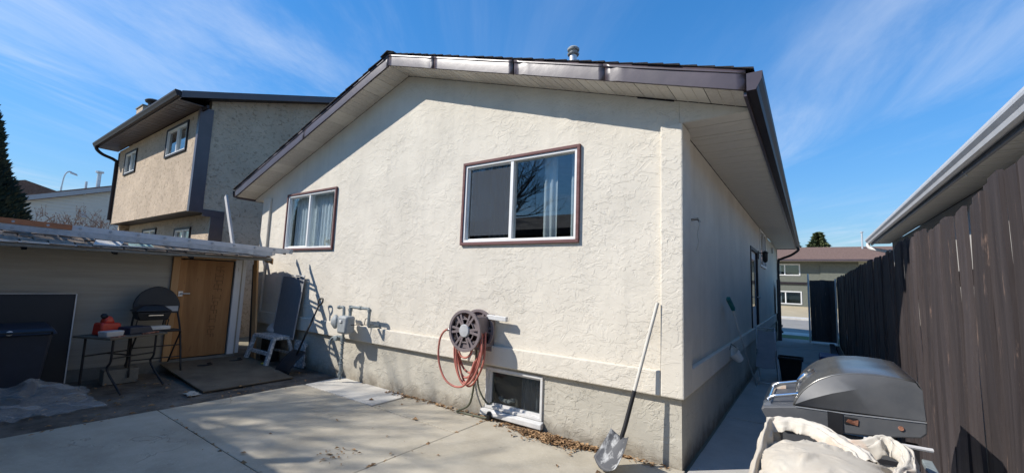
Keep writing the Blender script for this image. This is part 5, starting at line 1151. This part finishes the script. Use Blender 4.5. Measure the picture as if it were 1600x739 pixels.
for k in range(1, 25): inst(p2, NH, b0+Vector((k*.3, 0, .001*(k % 2))))
b = MB(); b.prism([(NX1+.0, -.55, 5.50), (NX1+.32, -.55, 5.50), (NX1+.32, -.55, 5.585), (NX1+.0, -.55, 5.585)], (0, .05, 0)); b.prism([(NX1+.01, -.5, zr_(-.5)-.17), (NX1+.3, -.5, zr_(-.5)-.17), (NX1+.3, 3.6, zr_(3.6)-.17), (NX1+.01, 3.6, zr_(3.6)-.17)], (0, 0, .012)); b.out('rake_soffit', m_black_metal, NH)
b = MB(); b.box(NX0-.3, NX1+.29, -1.07, -1.045, 5.57, 5.73); b.out('fascia', m_brown_metal, NH)
b = MB(); pr = [(-1.072, 5.6), (-1.15, 5.6), (-1.165, 5.64), (-1.19, 5.69), (-1.19, 5.73), (-1.072, 5.73)]; b.prism([(NX0-.32, a, c) for a, c in pr], (NX1-NX0+.64, 0, 0)); b.out('gutter', m_black_metal, NH)
b = MB(); b.tube(smoothpts([(NX0-.1, -1.12, 5.62), (NX0-.1, -1.1, 5.5), (NX0-.06, -.95, 5.36), (NX0+.02, -.64, 5.22), (NX0+.02, -.6, 5.0), (NX0+.02, -.6, 3.2)], 4), .05, 8); b.out('downspout', m_black_metal, NH, smooth=40)
b = MB(); b.box(-18.85, -18.1, -.12, .62, 3.0, 7.36); chm = b.out('chimney', m_tan, NH)
b = MB(); b.box(-18.88, -18.07, -.15, .65, 7.362, 7.40); b.out('crown_slab', m_curb, chm)
b = MB(); b.lathe([(.16, 7.40), (.16, 7.62), (.24, 7.66), (.26, 7.72), (.2, 7.77), (0, 7.79)], (-18.5, .25, 0), n=14); b.out('flue_cap', m_black, chm, smooth=40)

# ---------------------------------------------------------------- far left: pale house, brown roof, street lamp
PH = E('pale_sided_house', 'pale sided house with grey rake beyond the tan house', 'house', (-40, 4, 0))
zp = lambda y: 5.78+.35*y if y < 6 else 5.78+2.1-.35*(y-6)
b = MB(); wallmb(b, -1.0, 12, -.1, lambda y: zp(y)-.30, [], lambda u, d, z: (-35-.3*d, u, z), breaks=(6,)); b.out('wall', m_pale, PH)
b = MB()
for k in range(24): b.box(-34.995, -34.975, max(-1.0, (1.8+k*.2+.33-5.78)/.35), 9.0 if k < 20 else 6.5, 1.8+k*.2, 1.8+k*.2+.012)
b.out('siding_lap', m_pale, PH)
b = MB(); b.prism([(-34.7, -1.3, zp(-1.3)-.28), (-34.7, 6, zp(6)-.28), (-34.7, 13, zp(13)-.28), (-34.7, 13, zp(13)), (-34.7, 6, zp(6)), (-34.7, -1.3, zp(-1.3))], (.05, 0, 0)); b.out('rake_fascia', mat('pale_grey_fascia', (.36, .37, .39), rough=.7, var=.06), PH)
b = MB(); b.prism([(-44, -1.3, zp(-1.3)), (-44, 6, zp(6)), (-44, 13, zp(13)), (-44, 13, zp(13)+.07), (-44, 6, zp(6)+.08), (-44, -1.3, zp(-1.3)+.07)], (9.36, 0, 0)); pr_ = b.out('roof', m_broof, PH)
b = MB(); b.lathe([(.1, 6.0), (.1, 7.5), (.2, 7.52), (.2, 7.62), (0, 7.64)], (-35.6, 1.98, 0), n=10); b.out('vent_pipe', m_galv, pr_)
b = MB(); b.lathe([(.06, 6.0), (.06, 6.85), (0, 6.86)], (-35.6, 1.45, 0), n=8); b.out('vent_pipe', m_galv, pr_)
b = MB(); b.box(-34.97, -34.85, 1.25, 1.55, 4.55, 4.8); b.out('wall_lamp', m_grey, PH)
BH = E('brown_roof_house', 'house showing only its brown roof beside the cedar', 'house', (-52, 0, 0))
b = MB(); b.box(-58, -48, -5, 5, -.1, 6.3); b.out('wall', m_pale, BH)
b = MB(); b.prism([(-47.4, -5.6, 6.2), (-47.4, .0, 7.95), (-47.4, 5.6, 6.2), (-47.4, 5.6, 6.1), (-47.4, -5.6, 6.1)], (-11.2, 0, 0)); b.out('roof', m_broof, BH)
sl_ = E('street_lamp', 'grey street lamp arching above the pale roof', 'street lamp', (-60, 3.6, 0))
b = MB(); b.tube([(-60, 3.4, 0), (-60, 3.45, 5), (-60, 3.5, 9.4)], [.13, .1, .08], 8); b.out('pole', m_galv, sl_)
b = MB(); b.tube(smoothpts([(-60, 3.5, 9.3), (-60, 3.56, 10.3), (-60, 3.66, 10.8), (-60, 3.85, 11.05), (-60, 4.05, 11.05)], 4), .06, 7); b.out('arm', m_galv, sl_)
b = MB(); b.hexa([(-60.14, 3.95, 10.92), (-59.86, 3.95, 10.92), (-59.9, 4.5, 10.75), (-60.1, 4.5, 10.75), (-60.1, 3.95, 11.1), (-59.9, 3.95, 11.1), (-59.92, 4.45, 10.92), (-60.08, 4.45, 10.92)]); b.out('lamp_head', m_gutter, sl_)

# ---------------------------------------------------------------- behind the camera: garage and bare tree that shade the patio and show in the glass
GR = E('garage', 'low dark roofed garage behind the viewer, mirrored in the window', 'garage', (-6, -8, 0))
b = MB(); b.box(-10.3, -1.6, -11.4, -5.2, -.1, 2.85); b.out('wall', m_stucco, GR)
b = MB(); b.prism([(-10.7, -4.75, 3.0), (-10.7, -8.3, 3.98), (-10.7, -11.85, 3.0), (-10.7, -11.85, 2.86), (-10.7, -4.75, 2.86)], (9.3, 0, 0)); b.out('roof', m_shingle, GR)
b = MB(); b.lathe([(.06, 3.0), (.06, 3.62), (0, 3.63)], (-5.9, -5.0, 0), n=10); b.out('vent_pipe', m_galv, GR)
bare_tree('bare_tree', 'tall bare tree behind the viewer, mirrored in the window', 'tree', (-11.3, -9.3, 0), 12.2, .5, 5, .27, 12, m_bark, m_bark, kids=(4, 5), clear=.35, lean=(.02, .06))
